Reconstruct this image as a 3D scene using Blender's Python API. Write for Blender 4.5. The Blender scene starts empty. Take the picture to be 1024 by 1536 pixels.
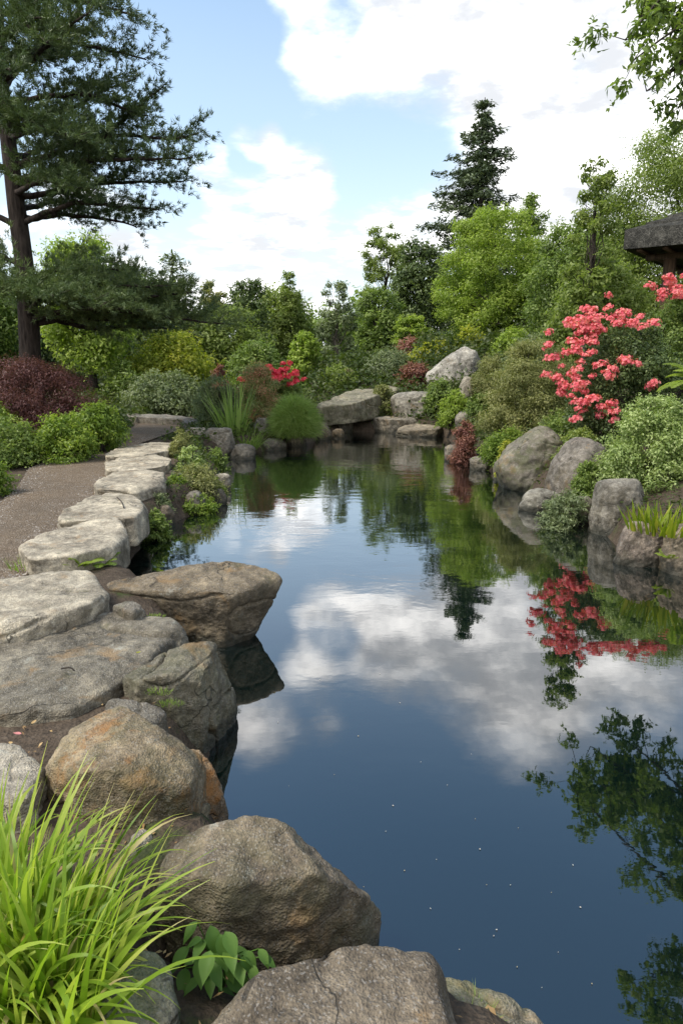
import bpy, bmesh, math, random
import numpy as np
from mathutils import Vector
R = math.radians
SC = bpy.context.scene
COL = SC.collection

# ---------------------------------------------------------------- camera
CAM_H, PITCH, FPX = 1.7, 12.4, 1038.0
cam_data = bpy.data.cameras.new("camera")
cam = bpy.data.objects.new("camera", cam_data); COL.objects.link(cam)
cam.location = (0, 0, CAM_H); cam.rotation_euler = (R(90 - PITCH), 0, 0)
cam_data.sensor_fit = 'VERTICAL'; cam_data.sensor_height = 36.0
cam_data.lens = 36.0 * FPX / 1536.0
cam_data.clip_start = 0.05; cam_data.clip_end = 2000
SC.camera = cam

# ---------------------------------------------------------------- light
SUN_EL, SUN_AZ = 55.0, -110.0          # azimuth: degrees right of the view direction (+Y)
sd_ = bpy.data.lights.new("sun", 'SUN'); sun = bpy.data.objects.new("sun", sd_); COL.objects.link(sun)
sd_.energy = 2.1; sd_.angle = R(16.0); sd_.color = (1.0, 0.93, 0.82)
sdir = Vector((math.sin(R(SUN_AZ)) * math.cos(R(SUN_EL)), math.cos(R(SUN_AZ)) * math.cos(R(SUN_EL)), math.sin(R(SUN_EL))))
sun.rotation_euler = (-sdir).to_track_quat('-Z', 'Y').to_euler(); sun.location = sdir * 30

SC.view_settings.view_transform = 'Standard'; SC.view_settings.look = 'None'
SC.view_settings.exposure = 1.08; SC.view_settings.gamma = 1.0
SC.cycles.max_bounces = 8; SC.cycles.diffuse_bounces = 5; SC.cycles.glossy_bounces = 3
SC.cycles.transmission_bounces = 3; SC.cycles.transparent_max_bounces = 4
SC.cycles.caustics_reflective = False; SC.cycles.caustics_refractive = False
SC.cycles.sample_clamp_indirect = 4.0

class NT:
    """tiny helper for writing node trees"""
    def __init__(s, tree): s.t = tree; s.n = tree.nodes; s.l = tree.links
    def new(s, typ, **kw):
        nd = s.n.new(typ)
        for k, v in kw.items(): setattr(nd, k, v)
        return nd
    def put(s, sock, v):
        if v is None: return
        if isinstance(v, bpy.types.NodeSocket): s.l.new(v, sock)
        else:
            try: sock.default_value = v
            except Exception: sock.default_value = tuple(v) + (1.0,)
    def math(s, op, a, b=None, c=None, clamp=False):
        nd = s.new('ShaderNodeMath', operation=op); nd.use_clamp = clamp
        s.put(nd.inputs[0], a); s.put(nd.inputs[1], b)
        if c is not None: s.put(nd.inputs[2], c)
        return nd.outputs[0]
    def vmath(s, op, a, b=None, out=0):
        nd = s.new('ShaderNodeVectorMath', operation=op)
        s.put(nd.inputs[0], a); s.put(nd.inputs[1], b)
        return nd.outputs[out]
    def noise(s, vec, scale, detail=5, rough=0.55, dist=0.0, out=0):
        nd = s.new('ShaderNodeTexNoise'); s.put(nd.inputs['Vector'], vec)
        nd.inputs['Scale'].default_value = scale; nd.inputs['Detail'].default_value = detail
        nd.inputs['Roughness'].default_value = rough; nd.inputs['Distortion'].default_value = dist
        return nd.outputs[out]
    def vor(s, vec, scale, feature='F1', out=0, rnd=1.0):
        nd = s.new('ShaderNodeTexVoronoi', feature=feature); s.put(nd.inputs['Vector'], vec)
        nd.inputs['Scale'].default_value = scale; nd.inputs['Randomness'].default_value = rnd
        return nd.outputs[out]
    def smooth(s, v, lo, hi, a=0.0, b=1.0):
        nd = s.new('ShaderNodeMapRange', interpolation_type='SMOOTHSTEP')
        s.put(nd.inputs[0], v); s.put(nd.inputs[1], lo); s.put(nd.inputs[2], hi); s.put(nd.inputs[3], a); s.put(nd.inputs[4], b)
        return nd.outputs[0]
    def mix(s, f, a, b, blend='MIX'):
        nd = s.new('ShaderNodeMix', data_type='RGBA', blend_type=blend)
        s.put(nd.inputs[0], f); s.put(nd.inputs[6], a); s.put(nd.inputs[7], b)
        return nd.outputs[2]
    def ramp(s, f, stops):
        nd = s.new('ShaderNodeValToRGB'); e = nd.color_ramp.elements
        while len(e) < len(stops): e.new(0.5)
        for k, (p, c) in enumerate(stops): e[k].position = p; e[k].color = tuple(c) + (1,)
        s.put(nd.inputs[0], f); return nd.outputs[0]
    def bump(s, h, strength=0.5, dist=0.01, nrm=None):
        nd = s.new('ShaderNodeBump'); nd.inputs['Strength'].default_value = strength
        nd.inputs['Distance'].default_value = dist; s.put(nd.inputs['Height'], h)
        if nrm is not None: s.put(nd.inputs['Normal'], nrm)
        return nd.outputs[0]

# ---------------------------------------------------------------- world: physical sky + clouds
world = bpy.data.worlds.new("World"); SC.world = world; world.use_nodes = True
w = NT(world.node_tree); w.n.clear()
sky = w.new('ShaderNodeTexSky', sky_type='NISHITA', sun_disc=False)
sky.sun_elevation = R(SUN_EL); sky.sun_rotation = R(SUN_AZ); sky.air_density = 1.0; sky.dust_density = 0.6; sky.ozone_density = 1.6
dirv = w.new('ShaderNodeTexCoord').outputs['Generated']
sep = w.new('ShaderNodeSeparateXYZ'); w.put(sep.inputs[0], dirv)
zc = w.math('MAXIMUM', sep.outputs[2], 0.0)
k = w.math('DIVIDE', 1.0, w.math('ADD', zc, 0.16))
comb = w.new('ShaderNodeCombineXYZ')
w.put(comb.inputs[0], w.math('MULTIPLY', sep.outputs[0], k)); w.put(comb.inputs[1], w.math('MULTIPLY', sep.outputs[1], k)); comb.inputs[2].default_value = 3.7
plane = comb.outputs[0]
n1 = w.noise(plane, 1.0, 9, 0.55, 0.15)
n2 = w.noise(plane, 3.4, 6, 0.6)
nz = w.math('ADD', w.math('MULTIPLY', n1, 0.66), w.math('MULTIPLY', n2, 0.34))
def sky_dir(px, py):
    u, v = (px - 512) / FPX, (768 - py) / FPX
    cp, sp = math.cos(R(PITCH)), math.sin(R(PITCH))
    return Vector((u, cp + v * sp, -sp + v * cp)).normalized()
bias = None
for (px, py, rad, amp) in [
        (820, 40, 17, .13), (570, 70, 8, .11), (470, 110, 4, .12), (960, 250, 15, .19), (640, 300, 6, .10), (440, 262, 4.6, .26), (318, 240, 4.0, .28), (385, 345, 5, .10), (372, 235, 1.8, -.16), (386, 198, 2.4, .26), (420, 900, 1, 0),
        (480, 395, 9, .13), (290, 400, 8, .13), (700, -90, 13, .09), (540, -40, 8, .10), (400, -120, 6, .2), (350, -210, 4.5, .2), (520, -230, 4, .16), (840, -160, 8, .1), (450, 15, 4, .12), (820, 420, 12, .15), (120, 330, 7, .1),
        (600, 210, 6, -.14), (300, 90, 8, -.15), (200, 200, 5, -.08), (250, 300, 3, -.1), (300, -300, 22, -.10), (700, -520, 20, -.14), (500, 45, 3, -.2), (555, 455, 4, -.1), (850, 150, 3, -.1)]:
    d = w.vmath('DOT_PRODUCT', dirv, tuple(sky_dir(px, py)), out=1)
    m = w.smooth(d, math.cos(R(rad)), math.cos(R(rad * 0.15)), 0.0, amp)
    bias = m if bias is None else w.math('ADD', bias, m)
bias = w.math('ADD', bias, w.smooth(sep.outputs[1], .05, -.5, 0.0, .22))      # unseen extra cloud added behind the camera as soft fill light on the foliage
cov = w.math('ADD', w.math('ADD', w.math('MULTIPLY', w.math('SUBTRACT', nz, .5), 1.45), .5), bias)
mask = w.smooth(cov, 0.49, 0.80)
shade = w.noise(w.vmath('ADD', plane, (0.10, -0.06, 0)), 2.2, 8, 0.6)
sh2 = w.noise(plane, 7.0, 6, 0.6)
cl_t = w.smooth(w.math('ADD', w.math('ADD', w.math('MULTIPLY', shade, .65), w.math('MULTIPLY', sh2, .35)), w.math('MULTIPLY', mask, .04)), 0.44, 0.67)
cl_col = w.mix(cl_t, (4.2, 4.3, 4.5), (13.5, 13.2, 12.8))
hz = w.smooth(sep.outputs[2], 0.0, 0.30, 0.80, 0.0)
skyc = w.mix(hz, w.mix(w.smooth(sep.outputs[2], .62, .25, .0, .32), w.vmath('MULTIPLY', sky.outputs[0], (1.15, 1.27, 1.20)), (4.9, 5.1, 5.3)), (4.8, 5.0, 5.2))
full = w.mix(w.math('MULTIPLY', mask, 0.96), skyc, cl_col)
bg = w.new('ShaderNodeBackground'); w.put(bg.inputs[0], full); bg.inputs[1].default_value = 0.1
wo = w.new('ShaderNodeOutputWorld'); w.l.new(bg.outputs[0], wo.inputs[0])

# ---------------------------------------------------------------- helpers
def P(px, py, z=0.0):
    """ground point that the photograph shows at a pixel, at height z"""
    d = sky_dir(px, py); t = (z - CAM_H) / d.z
    return np.array((d.x * t, d.y * t, z))
def PD(px, py, y):
    """point seen at a pixel, y metres in front of the camera"""
    d = sky_dir(px, py); t = y / d.y
    return np.array((d.x * t, y, CAM_H + d.z * t))
def sstep(a, b, x):
    t = np.clip((np.asarray(x, float) - a) / (b - a), 0, 1); return t * t * (3 - 2 * t)

def _hash(i, j, k, seed):
    h = (i * 374761393 + j * 668265263 + k * 2147483647 + seed * 1274126177) & 0xFFFFFFFF
    h = ((h ^ (h >> 13)) * 1274126177) & 0xFFFFFFFF
    h = ((h ^ (h >> 16)) * 2246822519) & 0xFFFFFFFF
    return h ^ (h >> 15)
def pnoise(p, seed=0):
    p = np.asarray(p, float); i = np.floor(p).astype(np.int64); f = p - i
    u = f * f * f * (f * (f * 6 - 15) + 10); out = np.zeros(len(p))
    for dx in (0, 1):
        for dy in (0, 1):
            for dz in (0, 1):
                h = _hash(i[:, 0] + dx, i[:, 1] + dy, i[:, 2] + dz, seed)
                g = np.stack([(h & 1023) / 511.5 - 1, ((h >> 10) & 1023) / 511.5 - 1, ((h >> 20) & 1023) / 511.5 - 1], 1)
                dot = ((f - np.array((dx, dy, dz))) * g).sum(1)
                wt = (u[:, 0] if dx else 1 - u[:, 0]) * (u[:, 1] if dy else 1 - u[:, 1]) * (u[:, 2] if dz else 1 - u[:, 2])
                out += wt * dot
    return out
def fbm(p, seed=0, oct=4, gain=0.5):
    a, s, o = 1.0, 1.0, 0
    for k in range(oct):
        o = o + a * pnoise(np.asarray(p) * s, seed + k * 17); a *= gain; s *= 2.03
    return o

def mesh_np(name, V, F, mat=None, tint=None, smooth=False):
    """mesh from numpy: V (n,3), F (m,k) all faces of k corners"""
    V = np.ascontiguousarray(V, np.float32); F = np.ascontiguousarray(F, np.int32)
    me = bpy.data.meshes.new(name); kk = F.shape[1]
    me.vertices.add(len(V)); me.vertices.foreach_set('co', V.ravel())
    me.loops.add(F.size); me.loops.foreach_set('vertex_index', F.ravel())
    me.polygons.add(len(F)); me.polygons.foreach_set('loop_start', np.arange(0, F.size, kk, dtype=np.int32))
    if smooth: me.polygons.foreach_set('use_smooth', np.ones(len(F), bool))
    me.update(calc_edges=True)
    if tint is not None:
        a = me.attributes.new('tint', 'FLOAT', 'POINT'); a.data.foreach_set('value', np.ascontiguousarray(tint, np.float32))
    if mat is not None: me.materials.append(mat)
    return me
def put(name, me, parent=None, loc=None, label=None, cat=None, group=None, kind=None):
    o = bpy.data.objects.new(name, me); COL.objects.link(o)
    if parent is not None: o.parent = parent
    if loc is not None: o.location = loc
    if label: o['label'] = label
    if cat: o['category'] = cat
    if group: o['group'] = group
    if kind: o['kind'] = kind
    return o
def thing(name, loc, label, cat, group=None):
    o = put(name, None, None, [float(c) for c in loc], label, cat, group); o.empty_display_size = 0.2
    return o
class MB:
    """collects quads / tris (as quads with a repeated corner avoided: kept as separate lists)"""
    def __init__(s): s.V = []; s.Q = []; s.n = 0; s.T = []
    def add(s, V, Q, tint=None):
        V = np.asarray(V, float); s.V.append(V); s.Q.append(np.asarray(Q, int) + s.n); s.n += len(V)
        s.T.append(np.full(len(V), 0.5) if tint is None else np.broadcast_to(np.asarray(tint, float), (len(V),)))
    def tube(s, pts, rad, n=7, bumpy=0.0, rng=None):
        pts = np.asarray(pts, float); m = len(pts); rad = np.broadcast_to(np.asarray(rad, float), (m,))
        tan = np.gradient(pts, axis=0); tan /= np.linalg.norm(tan, axis=1)[:, None] + 1e-9
        ref = np.array((0.0, 1.0, 0.0)) if abs(tan[:, 1]).mean() < 0.8 else np.array((1.0, 0, 0))
        a = np.cross(tan, ref); a /= np.linalg.norm(a, axis=1)[:, None] + 1e-9; b = np.cross(tan, a)
        th = np.arange(n) * 2 * math.pi / n
        rr = rad[:, None] * (1 + (bumpy * rng.standard_normal((m, n)) if bumpy else 0))
        V = pts[:, None, :] + rr[:, :, None] * (np.cos(th)[None, :, None] * a[:, None, :] + np.sin(th)[None, :, None] * b[:, None, :])
        i = np.arange(m - 1)[:, None] * n; j = np.arange(n)[None, :]; j2 = (j + 1) % n
        Q = np.stack([i + j, i + j2, i + n + j2, i + n + j], -1).reshape(-1, 4)
        s.add(V.reshape(-1, 3), Q)
    def box(s, c, e, rz=0.0):
        c = np.asarray(c, float); e = np.asarray(e, float) / 2
        V = np.array([(x, y, z) for z in (-1, 1) for y in (-1, 1) for x in (-1, 1)], float) * e
        ca, sa = math.cos(rz), math.sin(rz)
        V = np.stack([V[:, 0] * ca - V[:, 1] * sa, V[:, 0] * sa + V[:, 1] * ca, V[:, 2]], 1) + c
        s.add(V, [(0, 2, 3, 1), (4, 5, 7, 6), (0, 1, 5, 4), (2, 6, 7, 3), (0, 4, 6, 2), (1, 3, 7, 5)])
    def build(s, name, mat, parent=None, off=None, smooth=True, **kw):
        V = np.concatenate(s.V); 
        if off is not None: V = V - np.asarray(off)
        return put(name, mesh_np(name, V, np.concatenate(s.Q), mat, np.concatenate(s.T), smooth), parent, **kw)

def newmat(name):
    m = bpy.data.materials.new(name); m.use_nodes = True; t = NT(m.node_tree); t.n.clear()
    out = t.new('ShaderNodeOutputMaterial'); return m, t, out
def principled(t, out, col, rough=0.8, spec=0.4, nrm=None, ior=None):
    b = t.new('ShaderNodeBsdfPrincipled'); t.put(b.inputs['Base Color'], col); t.put(b.inputs['Roughness'], rough)
    t.put(b.inputs['Specular IOR Level'], spec)
    if ior: b.inputs['IOR'].default_value = ior
    if nrm is not None: t.put(b.inputs['Normal'], nrm)
    t.l.new(b.outputs[0], out.inputs[0]); return b

# ---------------------------------------------------------------- materials of the setting
def make_rock_mat():
    m, t, out = newmat("granite")
    oi = t.new('ShaderNodeObjectInfo'); tc = t.new('ShaderNodeTexCoord').outputs['Object']; geo = t.new('ShaderNodeNewGeometry')
    offs = t.math('MULTIPLY', oi.outputs['Random'], 40.0)
    cv = t.new('ShaderNodeCombineXYZ'); t.put(cv.inputs[0], offs); t.put(cv.inputs[1], t.math('MULTIPLY', offs, 0.37)); vec = t.vmath('ADD', tc, cv.outputs[0])
    big = t.noise(vec, 3.2, 6, 0.62, 0.4); mid = t.noise(vec, 17, 6, 0.68); fine = t.noise(vec, 95, 3, 0.7); sp = t.vor(vec, 150, out=0)
    sp2 = t.vor(vec, 230, out=1)
    v = t.math('ADD', t.math('ADD', t.math('MULTIPLY', big, .42), t.math('MULTIPLY', mid, .36)), t.math('MULTIPLY', fine, .22))
    lum = t.ramp(v, [(0.37, (.22, .21, .19)), (0.465, (.62, .60, .57)), (0.53, (1.0, .98, .94)), (0.62, (1.75, 1.70, 1.58))])
    base = t.mix(1.0, oi.outputs['Color'], lum, 'MULTIPLY')
    sepc = t.new('ShaderNodeSeparateColor'); t.put(sepc.inputs[0], sp2)
    base = t.mix(t.smooth(sepc.outputs[0], .80, .9, 0, .35), base, (.055, .052, .05))
    base = t.mix(t.smooth(sepc.outputs[1], .86, .95, 0, .28), base, (.42, .40, .37))
    # ochre stains and lichen
    st = t.noise(vec, 4.1, 5, 0.6, 0.8)
    base = t.mix(t.smooth(t.math('ADD', st, t.math('MULTIPLY', mid, .25)), .70, .84, 0, .55), base, (.23, .135, .05))
    rs = t.new('ShaderNodeAttribute', attribute_type='OBJECT', attribute_name='rust').outputs['Fac']; ms = t.new('ShaderNodeAttribute', attribute_type='OBJECT', attribute_name='moss').outputs['Fac']
    rn = t.math('ADD', t.noise(t.vmath('ADD', vec, (2.2, 5.5, .7)), 5.2, 6, .68, .5), t.math('MULTIPLY', fine, .10))
    base = t.mix(t.math('MULTIPLY', rs, t.smooth(rn, .555, .70, 0, .85)), base, (.26, .115, .03))
    li = t.noise(t.vmath('ADD', vec, (7.1, 3.3, 1.2)), 7.5, 7, 0.7)
    base = t.mix(t.smooth(li, .60, .70, 0, .55), base, (.36, .36, .31))
    ck = t.math('ABSOLUTE', t.math('SUBTRACT', t.noise(t.vmath('ADD', vec, (3.3, 1.1, 8.2)), 2.3, 4, .5, .8), .5))
    ckm = t.math('MULTIPLY', t.smooth(ck, .0015, .007, 1, 0), t.smooth(t.noise(vec, 1.9, 2, .5), .46, .56))
    base = t.mix(t.math('MULTIPLY', ckm, .75), base, (.03, .026, .02))
    # dark brown streaky patches, stronger towards the steep flanks
    sn0 = t.new('ShaderNodeSeparateXYZ'); t.put(sn0.inputs[0], geo.outputs['Normal'])
    mps = t.new('ShaderNodeMapping'); t.put(mps.inputs[0], vec); mps.inputs['Scale'].default_value = (1, 1, .45)
    dk = t.noise(mps.outputs[0], 6.5, 8, .72, .3)
    base = t.mix(t.math('MULTIPLY', t.smooth(dk, .44, .62), t.smooth(sn0.outputs[2], .75, .1, 0, .6)), base, (.088, .073, .046))
    # moss on flat-ish tops in patches, darker wet band by the water
    sn = t.new('ShaderNodeSeparateXYZ'); t.put(sn.inputs[0], geo.outputs['Normal'])
    sp_ = t.new('ShaderNodeSeparateXYZ'); t.put(sp_.inputs[0], geo.outputs['Position'])
    mo = t.noise(t.vmath('ADD', vec, (1.7, 9.3, 4.2)), 5.0, 8, 0.72)
    mm = t.math('MULTIPLY', t.smooth(mo, .57, .70), t.smooth(sn.outputs[2], -.2, .6, .25, .8))
    base = t.mix(t.math('MULTIPLY', mm, .55), base, (.055, .062, .022))
    m2 = t.noise(t.vmath('ADD', vec, (4.4, 2.2, 6.1)), 8.5, 8, .7)
    base = t.mix(t.math('MULTIPLY', ms, t.smooth(m2, .40, .60, .1, .8)), base, (.085, .10, .035))
    wz = t.math('ADD', sp_.outputs[2], t.math('MULTIPLY', t.math('SUBTRACT', mid, .5), .16))
    wet = t.smooth(wz, .02, .13, 1.0, 0.0)
    base = t.mix(t.math('MULTIPLY', wet, .78), base, (.022, .024, .016))
    rough = t.math('SUBTRACT', .88, t.math('MULTIPLY', wet, .45))
    h = t.math('ADD', t.math('ADD', t.math('MULTIPLY', mid, .70), t.math('MULTIPLY', fine, .30)), t.math('SUBTRACT', t.math('MULTIPLY', sp, .28), t.math('MULTIPLY', ckm, .5)))
    n1 = t.bump(h, .7, .022); n2 = t.bump(t.noise(vec, 260, 2, .6), .35, .004, n1)
    principled(t, out, base, rough, .35, n2)
    return m
ROCK = make_rock_mat()

def make_ground_mat():
    m, t, out = newmat("soil"); tc = t.new('ShaderNodeTexCoord').outputs['Object']
    a = t.noise(tc, 1.3, 6, .62); b = t.noise(tc, 22, 6, .7); c = t.vor(tc, 70)
    col = t.ramp(t.math('ADD', t.math('MULTIPLY', a, .4), t.math('MULTIPLY', b, .6)), [(.35, (.035, .026, .018)), (.55, (.085, .064, .046)), (.72, (.15, .12, .09))])
    col = t.mix(t.smooth(t.noise(tc, 3.1, 7, .7), .54, .66, 0, .8), col, (.045, .065, .02))
    principled(t, out, col, .95, .2, t.bump(t.math('ADD', b, t.math('MULTIPLY', c, .5)), .8, .02)); return m
def make_gravel_mat():
    m, t, out = newmat("gravel"); tc = t.new('ShaderNodeTexCoord').outputs['Object']
    cell = t.vor(tc, 95, out=1); dist = t.vor(tc, 95, out=0); s = t.new('ShaderNodeSeparateColor'); t.put(s.inputs[0], cell)
    col = t.ramp(s.outputs[0], [(0, (.115, .083, .056)), (.45, (.165, .122, .083)), (.85, (.215, .165, .115)), (1, (.31, .255, .195))])
    col = t.mix(t.smooth(t.noise(tc, 1.1, 6, .65), .42, .66, 0, .45), col, (.105, .085, .066))
    col = t.mix(t.smooth(t.noise(tc, 9, 6, .7), .5, .68, 0, .4), col, (.25, .22, .185))
    h = t.math('SUBTRACT', t.noise(tc, 12, 4, .6), t.math('MULTIPLY', dist, .8))
    principled(t, out, col, .95, .25, t.bump(h, .9, .02)); return m
def make_water_mat():
    m, t, out = newmat("pond_water"); tc = t.new('ShaderNodeTexCoord').outputs['Object']
    mp = t.new('ShaderNodeMapping'); t.put(mp.inputs[0], tc); mp.inputs['Scale'].default_value = (1.0, 1.7, 1)
    s = t.new('ShaderNodeSeparateXYZ'); t.put(s.inputs[0], tc)
    far = t.smooth(s.outputs[1], 2.5, 12, .10, 1.0)
    rip = t.noise(mp.outputs[0], 2.6, 3, .5, .4); fine = t.noise(mp.outputs[0], 11, 3, .5)
    patch = t.smooth(t.noise(tc, .55, 3, .5), .42, .62, .35, 1.0)
    h = t.math('MULTIPLY', t.math('ADD', rip, t.math('MULTIPLY', fine, .22)), t.math('MULTIPLY', far, patch))
    nb = t.bump(h, .28, .02); pb = principled(t, out, (.0014, .0050, .0045), .015, .5, nb, ior=1.95)
    pb.inputs['Coat Weight'].default_value = 1.0; pb.inputs['Coat IOR'].default_value = 1.62; pb.inputs['Coat Roughness'].default_value = .015; t.put(pb.inputs['Coat Normal'], nb)
    return m
SOIL, GRAVEL, WATER = make_ground_mat(), make_gravel_mat(), make_water_mat()

# ---------------------------------------------------------------- pond outline and terrain
pond_px = [(250, 905), (185, 875), (205, 838), (228, 806), (285, 776), (338, 750), (346, 722), (318, 706), (318, 690), (400, 676), (460, 666), (492, 655), (530, 648), (600, 648), (665, 655), (700, 690), (760, 722), (800, 752), (866, 778), (895, 800), (930, 832), (1010, 862)]
POND = np.array([(3.0, 1.2), (1.6, .85), (.95, 1.12), (.5, 1.42), (.2, 1.6), (.0, 1.78), (-.3, 2.1), (-.52, 2.6), (-.62, 3.2), (-.85, 3.9)] + [tuple(P(*q)[:2]) for q in pond_px] + [(3.0, 4.4), (3.3, 3.0)])
def pond_sd(x, y):
    """signed distance to the shore, positive on land"""
    p = np.stack([np.ravel(x), np.ravel(y)], 1); best = np.full(len(p), 1e9); ins = np.zeros(len(p), bool)
    for a, b in zip(POND, np.roll(POND, -1, 0)):
        e = b - a; wv = p - a; tt = np.clip((wv @ e) / (e @ e), 0, 1)
        best = np.minimum(best, ((wv - tt[:, None] * e) ** 2).sum(1))
        c = ((a[1] > p[:, 1]) != (b[1] > p[:, 1])) & (p[:, 0] < (b[0] - a[0]) * (p[:, 1] - a[1]) / (b[1] - a[1] + 1e-12) + a[0])
        ins ^= c
    return np.sqrt(best) * np.where(ins, -1, 1)
path_px_l = [(-330, 1010), (-200, 900), (-70, 815), (25, 735), (45, 702), (120, 676), (185, 652), (205, 636), (196, 624), (120, 617)]
path_px_r = [(40, 1010), (20, 905), (60, 830), (120, 775), (170, 722), (190, 690), (205, 668), (262, 648), (296, 636), (300, 624)]
PZ = 0.30
PATH_L = np.array([P(*q, PZ)[:2] for q in path_px_l]); PATH_R = np.array([P(*q, PZ)[:2] for q in path_px_r])
def path_left_x(y): return np.interp(y, PATH_L[:8, 1], PATH_L[:8, 0])
def ground_h(x, y):
    x = np.asarray(x, float); y = np.asarray(y, float); shp = x.shape
    d = pond_sd(x, y).reshape(shp)
    h = np.where(d < 0, -.04 - .8 * sstep(0, 1.3, -d), -.04 + .34 * sstep(0, .26, d))
    rm = sstep(1.3, 2.6, x) * sstep(1.5, 4.5, y)
    fm = sstep(14.5, 16.5, y) * sstep(-2.2, -.3, x)
    dd = np.maximum(d - .35, 0)
    rise = np.maximum(rm * np.minimum(.36 * dd, 1.75), fm * np.minimum(.30 * dd, 1.15))
    lm = sstep(17.5, 25, y) * .75
    lw = sstep(.1, 2.2, path_left_x(y) - x) * sstep(5, 7.5, y) * .28
    h = h + np.where(d > 0, np.maximum.reduce([rise, lm, lw]), 0)
    h = h - .27 * np.where(d > 0, 1, 0) * np.clip(1 - np.hypot((x + .12) / .42, (y - 1.58) / .26) ** 4, 0, 1)
    far = sstep(26, 60, np.hypot(x, y)); h = h * (1 - far) + 1.3 * far
    return h
def gz(x, y): return float(ground_h(np.array([float(x)]), np.array([float(y)]))[0])
def grid_axis(lo, hi, near_lo, near_hi, step):
    a = np.arange(near_lo, near_hi + 1e-6, step); l = [near_lo]; s = step
    while l[-1] > lo: s *= 1.22; l.append(l[-1] - s)
    r = [a[-1]]; s = step
    while r[-1] < hi: s *= 1.22; r.append(r[-1] + s)
    return np.concatenate([np.array(l[1:])[::-1], a, np.array(r[1:])])
def build_ground():
    xs = grid_axis(-700, 700, -7.5, 7.5, .085); ys = grid_axis(-300, 900, -.6, 20, .085)
    X, Y = np.meshgrid(xs, ys); Z = ground_h(X, Y)
    onpath = np.abs(X - .5 * (np.interp(Y, PATH_L[:8, 1], PATH_L[:8, 0]) + np.interp(Y, PATH_R[:9, 1], PATH_R[:9, 0])))
    V = np.stack([X.ravel(), Y.ravel(), Z.ravel()], 1)
    bumps = fbm(V * np.array((1.6, 1.6, 0)), 3, 4) * .05
    width = .5 * (np.interp(Y, PATH_R[:9, 1], PATH_R[:9, 0]) - np.interp(Y, PATH_L[:8, 1], PATH_L[:8, 0]))
    quiet = sstep(0, .5, (onpath - width)).ravel()
    V[:, 2] += bumps * quiet - .012 * (1 - quiet)
    ny, nx = X.shape; i = (np.arange(ny - 1)[:, None] * nx + np.arange(nx - 1)[None, :]).ravel()
    put('ground', mesh_np('ground', V, np.stack([i, i + 1, i + nx + 1, i + nx], 1), SOIL, smooth=True), kind='structure')
build_ground()
def ribbon(L, Rr, nl, nw, name, mat, lift):
    def res(A, n):
        dd = np.concatenate([[0], np.cumsum(np.linalg.norm(np.diff(A, axis=0), axis=1))]); s = np.linspace(0, dd[-1], n)
        B = np.stack([np.interp(s, dd, A[:, q]) for q in (0, 1)], 1)
        for _ in range(6): B[1:-1] = .25 * B[:-2] + .5 * B[1:-1] + .25 * B[2:]
        return B
    A, B = res(L, nl), res(Rr, nl); f = np.linspace(0, 1, nw)[None, :, None]
    G = A[:, None, :] * (1 - f) + B[:, None, :] * f
    Z = PZ + lift + .012 * np.sin(np.pi * f[..., 0]) + .01 * fbm(np.concatenate([G.reshape(-1, 2) * 1.5, np.zeros((nl * nw, 1))], 1), 8, 3).reshape(nl, nw)
    V = np.concatenate([G.reshape(-1, 2), Z.reshape(-1, 1)], 1)
    i = (np.arange(nl - 1)[:, None] * nw + np.arange(nw - 1)[None, :]).ravel()
    return put(name, mesh_np(name, V, np.stack([i, i + 1, i + nw + 1, i + nw], 1), mat, smooth=True), kind='structure')
ribbon(PATH_L, PATH_R, 120, 14, 'gravel_path', GRAVEL, .012)
def build_water():
    bm = bmesh.new(); c = POND.mean(0)
    q = np.array([a + (a - c) / np.linalg.norm(a - c) * .35 for a in POND])
    f = bm.faces.new([bm.verts.new((x, y, 0)) for x, y in q]); 
    if f.normal.z < 0: f.normal_flip()
    f.normal_update()
    if f.normal.z < 0: f.normal_flip()
    bmesh.ops.triangulate(bm, faces=bm.faces[:]); me = bpy.data.meshes.new('pond_water'); bm.to_mesh(me); me.materials.append(WATER)
    put('pond_water', me, kind='structure')
build_water()

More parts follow.
